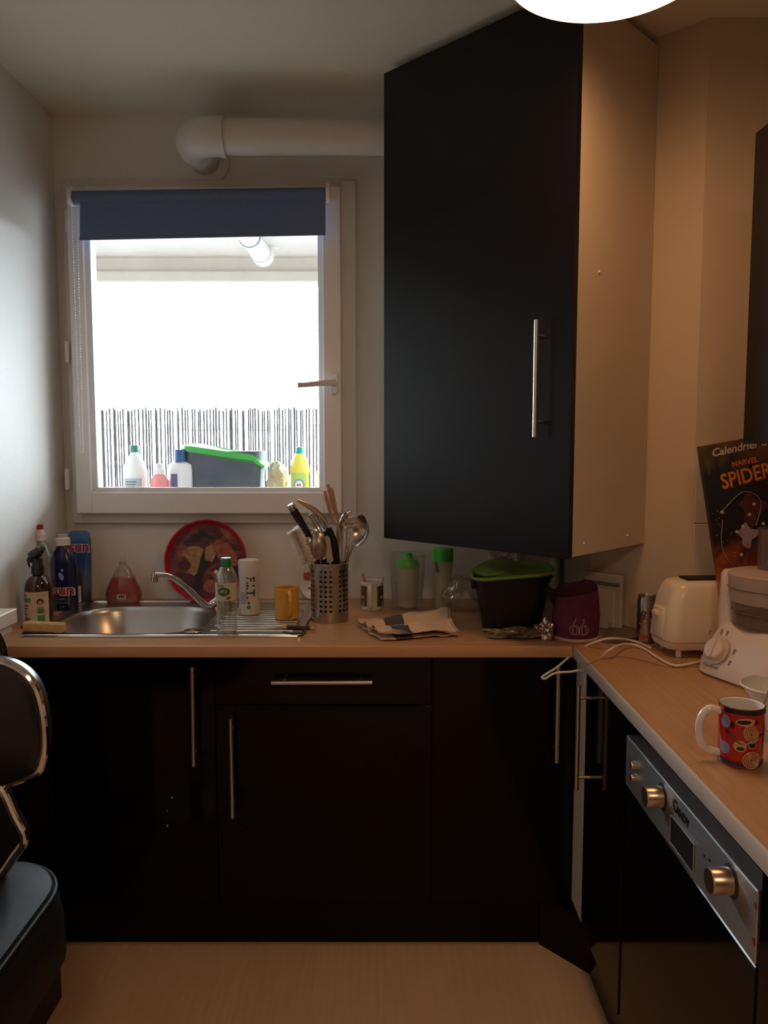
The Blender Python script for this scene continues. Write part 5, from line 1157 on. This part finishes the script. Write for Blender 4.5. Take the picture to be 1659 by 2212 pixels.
# advent calendar box
cA = aty(1511,965,1.914); cM = aty(1557,1277,1.912); du = (cA-cM).normalized(); hgt = (cA.z-.902)/du.z; cB = cA-du*hgt
cl = thing('advent_calendar', 'tall dark advent calendar box with orange title lettering leaning behind the food processor', 'calendar box', cB)
up_ = du; rt = Vector((up_.z, 0, -up_.x)).normalized(); fn = Vector((0,-1,0))
W_ = .30; TH = .018; HO = hgt-.39
b = bm_(); prism(b, rect(.0,0,W_,hgt), (0,0,0), rt, up_, -fn*TH)
m = mat('calendar_art', (.02,.02,.03), .35); n, l = nt(m); tc = n.new('ShaderNodeTexCoord'); sx_ = n.new('ShaderNodeSeparateXYZ'); l.new(tc.outputs['Generated'], sx_.inputs[0])
no = n.new('ShaderNodeTexNoise'); no.inputs['Scale'].default_value = 7; no.inputs['Detail'].default_value = 4; no.inputs['Distortion'].default_value = .8; l.new(tc.outputs['Generated'], no.inputs['Vector'])
ad = n.new('ShaderNodeMath'); ad.operation = 'MULTIPLY_ADD'; ad.inputs[1].default_value = .35; l.new(no.outputs[0], ad.inputs[0]); l.new(sx_.outputs['Z'], ad.inputs[2])
rp = n.new('ShaderNodeValToRGB'); e = rp.color_ramp.elements; e[0].position = .12; e[0].color = (.50,.22,.03,1); e[1].position = 1.2/1.35; e[1].color = (.02,.03,.04,1)
for p_, c_ in ((.28,(.35,.08,.01)),(.38,(.03,.015,.02)),(.50,(.008,.008,.014)),(.66,(.02,.02,.03)),(.78,(.16,.08,.04))): q = e.new(p_); q.color = (*c_,1)
a2 = n.new('ShaderNodeMapRange'); a2.inputs[1].default_value = .26; a2.inputs[2].default_value = 1.35; a2.inputs[3].default_value = 0; a2.inputs[4].default_value = 1.0; l.new(ad.outputs[0], a2.inputs[0]); l.new(a2.outputs[0], rp.inputs[0]); l.new(rp.outputs[0], n['Principled BSDF'].inputs['Base Color'])
part('box', b, m, cl, False)
fc = lambda lift=.0006: (lambda u, v: rt*u+up_*v+fn*lift)
text('lettering', "Calendrier de l'Avent", .027, mat('title_white', (.60,.58,.52), .5), cl, fc(.0012), align='LEFT', off=(.026,hgt-.022), rot=.03, shear=.25, thick=.0006)
text('lettering', 'MARVEL', .018, mat('title_red', (.62,.16,.05), .5), cl, fc(.0012), off=(.105,hgt-.058), rot=.04, thick=.0008)
tb = mat('title_orange', (.75,.28,.02), .45)
text('lettering', 'SPIDER-MAN', .052, mat('title_shadow', (.25,.03,.01), .5), cl, fc(.0008), align='LEFT', off=(.040,hgt-.100), rot=.08, thick=.0022, sx=.80); text('lettering', 'SPIDER-MAN', .052, tb, cl, fc(.0014), align='LEFT', off=(.039,hgt-.098), rot=.08, thick=.0006, sx=.80)
text('lettering', 'CAVAHEL', .009, MATS['grey_ink'], cl, fc(.0012), off=(.014,hgt-.055), rot=math.pi/2)
random.seed(3)
for k in range(14):
    b = bm_(); u_, v_ = random.uniform(.03,.16), random.uniform(HO+.06,hgt-.14); patch(b, ell(u_, v_, .0045,.0045,10), fc(.001), 1); part('number_disc', b, mat('pale_disc', (.55,.50,.44), .5), cl, False)
b = bm_()
for k in range(60):
    u_, v_ = random.uniform(.006,.05), random.uniform(HO+.02,hgt-.16); s_ = random.uniform(.001,.0028); patch(b, rect(u_, v_, u_+s_, v_+s_*.8), fc(.001), 1)
part('city_lights', b, mat('city_lights', (.45,.34,.20), .5), cl, False)
b = bm_()
for c0_, c1_, c2_, c3_ in (((.03,hgt-.17),(.09,hgt-.13),(.13,hgt-.16),(.11,hgt-.22)),((.03,HO+.20),(.02,HO+.12),(.07,HO+.05),(.13,HO+.08)),((.11,HO+.16),(.15,HO+.12),(.14,HO+.07),(.09,HO+.045))):
    tube(b, [rt*p.x+up_*p.y+fn*.001 for p in spline([(*c0_,0),(*c1_,0),(*c2_,0),(*c3_,0)], 8)], .0008, 5)
part('thread_lines', b, mat('pale_thread', (.40,.38,.42), .5), cl, False)
for nm, cx, cy, s_, m_ in (x_[:2]+(x_[2]+HO,)+x_[3:] for x_ in (('dark_blob', .105, .215, 1.0, mat('plum_art', (.10,.025,.03), .5)), ('pale_blob', .085, .150, .75, mat('mauve_art', (.36,.27,.30), .5)), ('teal_blob', .175, .19, 1.2, mat('teal_art', (.015,.06,.07), .5)))):
    b = bm_(); patch(b, [(cx+s_*.03*math.cos(a)*(1+.4*math.sin(3*a+s_)), cy+s_*.035*math.sin(a)*(1+.3*math.cos(4*a))) for a in [2*math.pi*i/40 for i in range(40)]], fc(.0009), 1); part('abstract_shape', b, m_, cl, False)
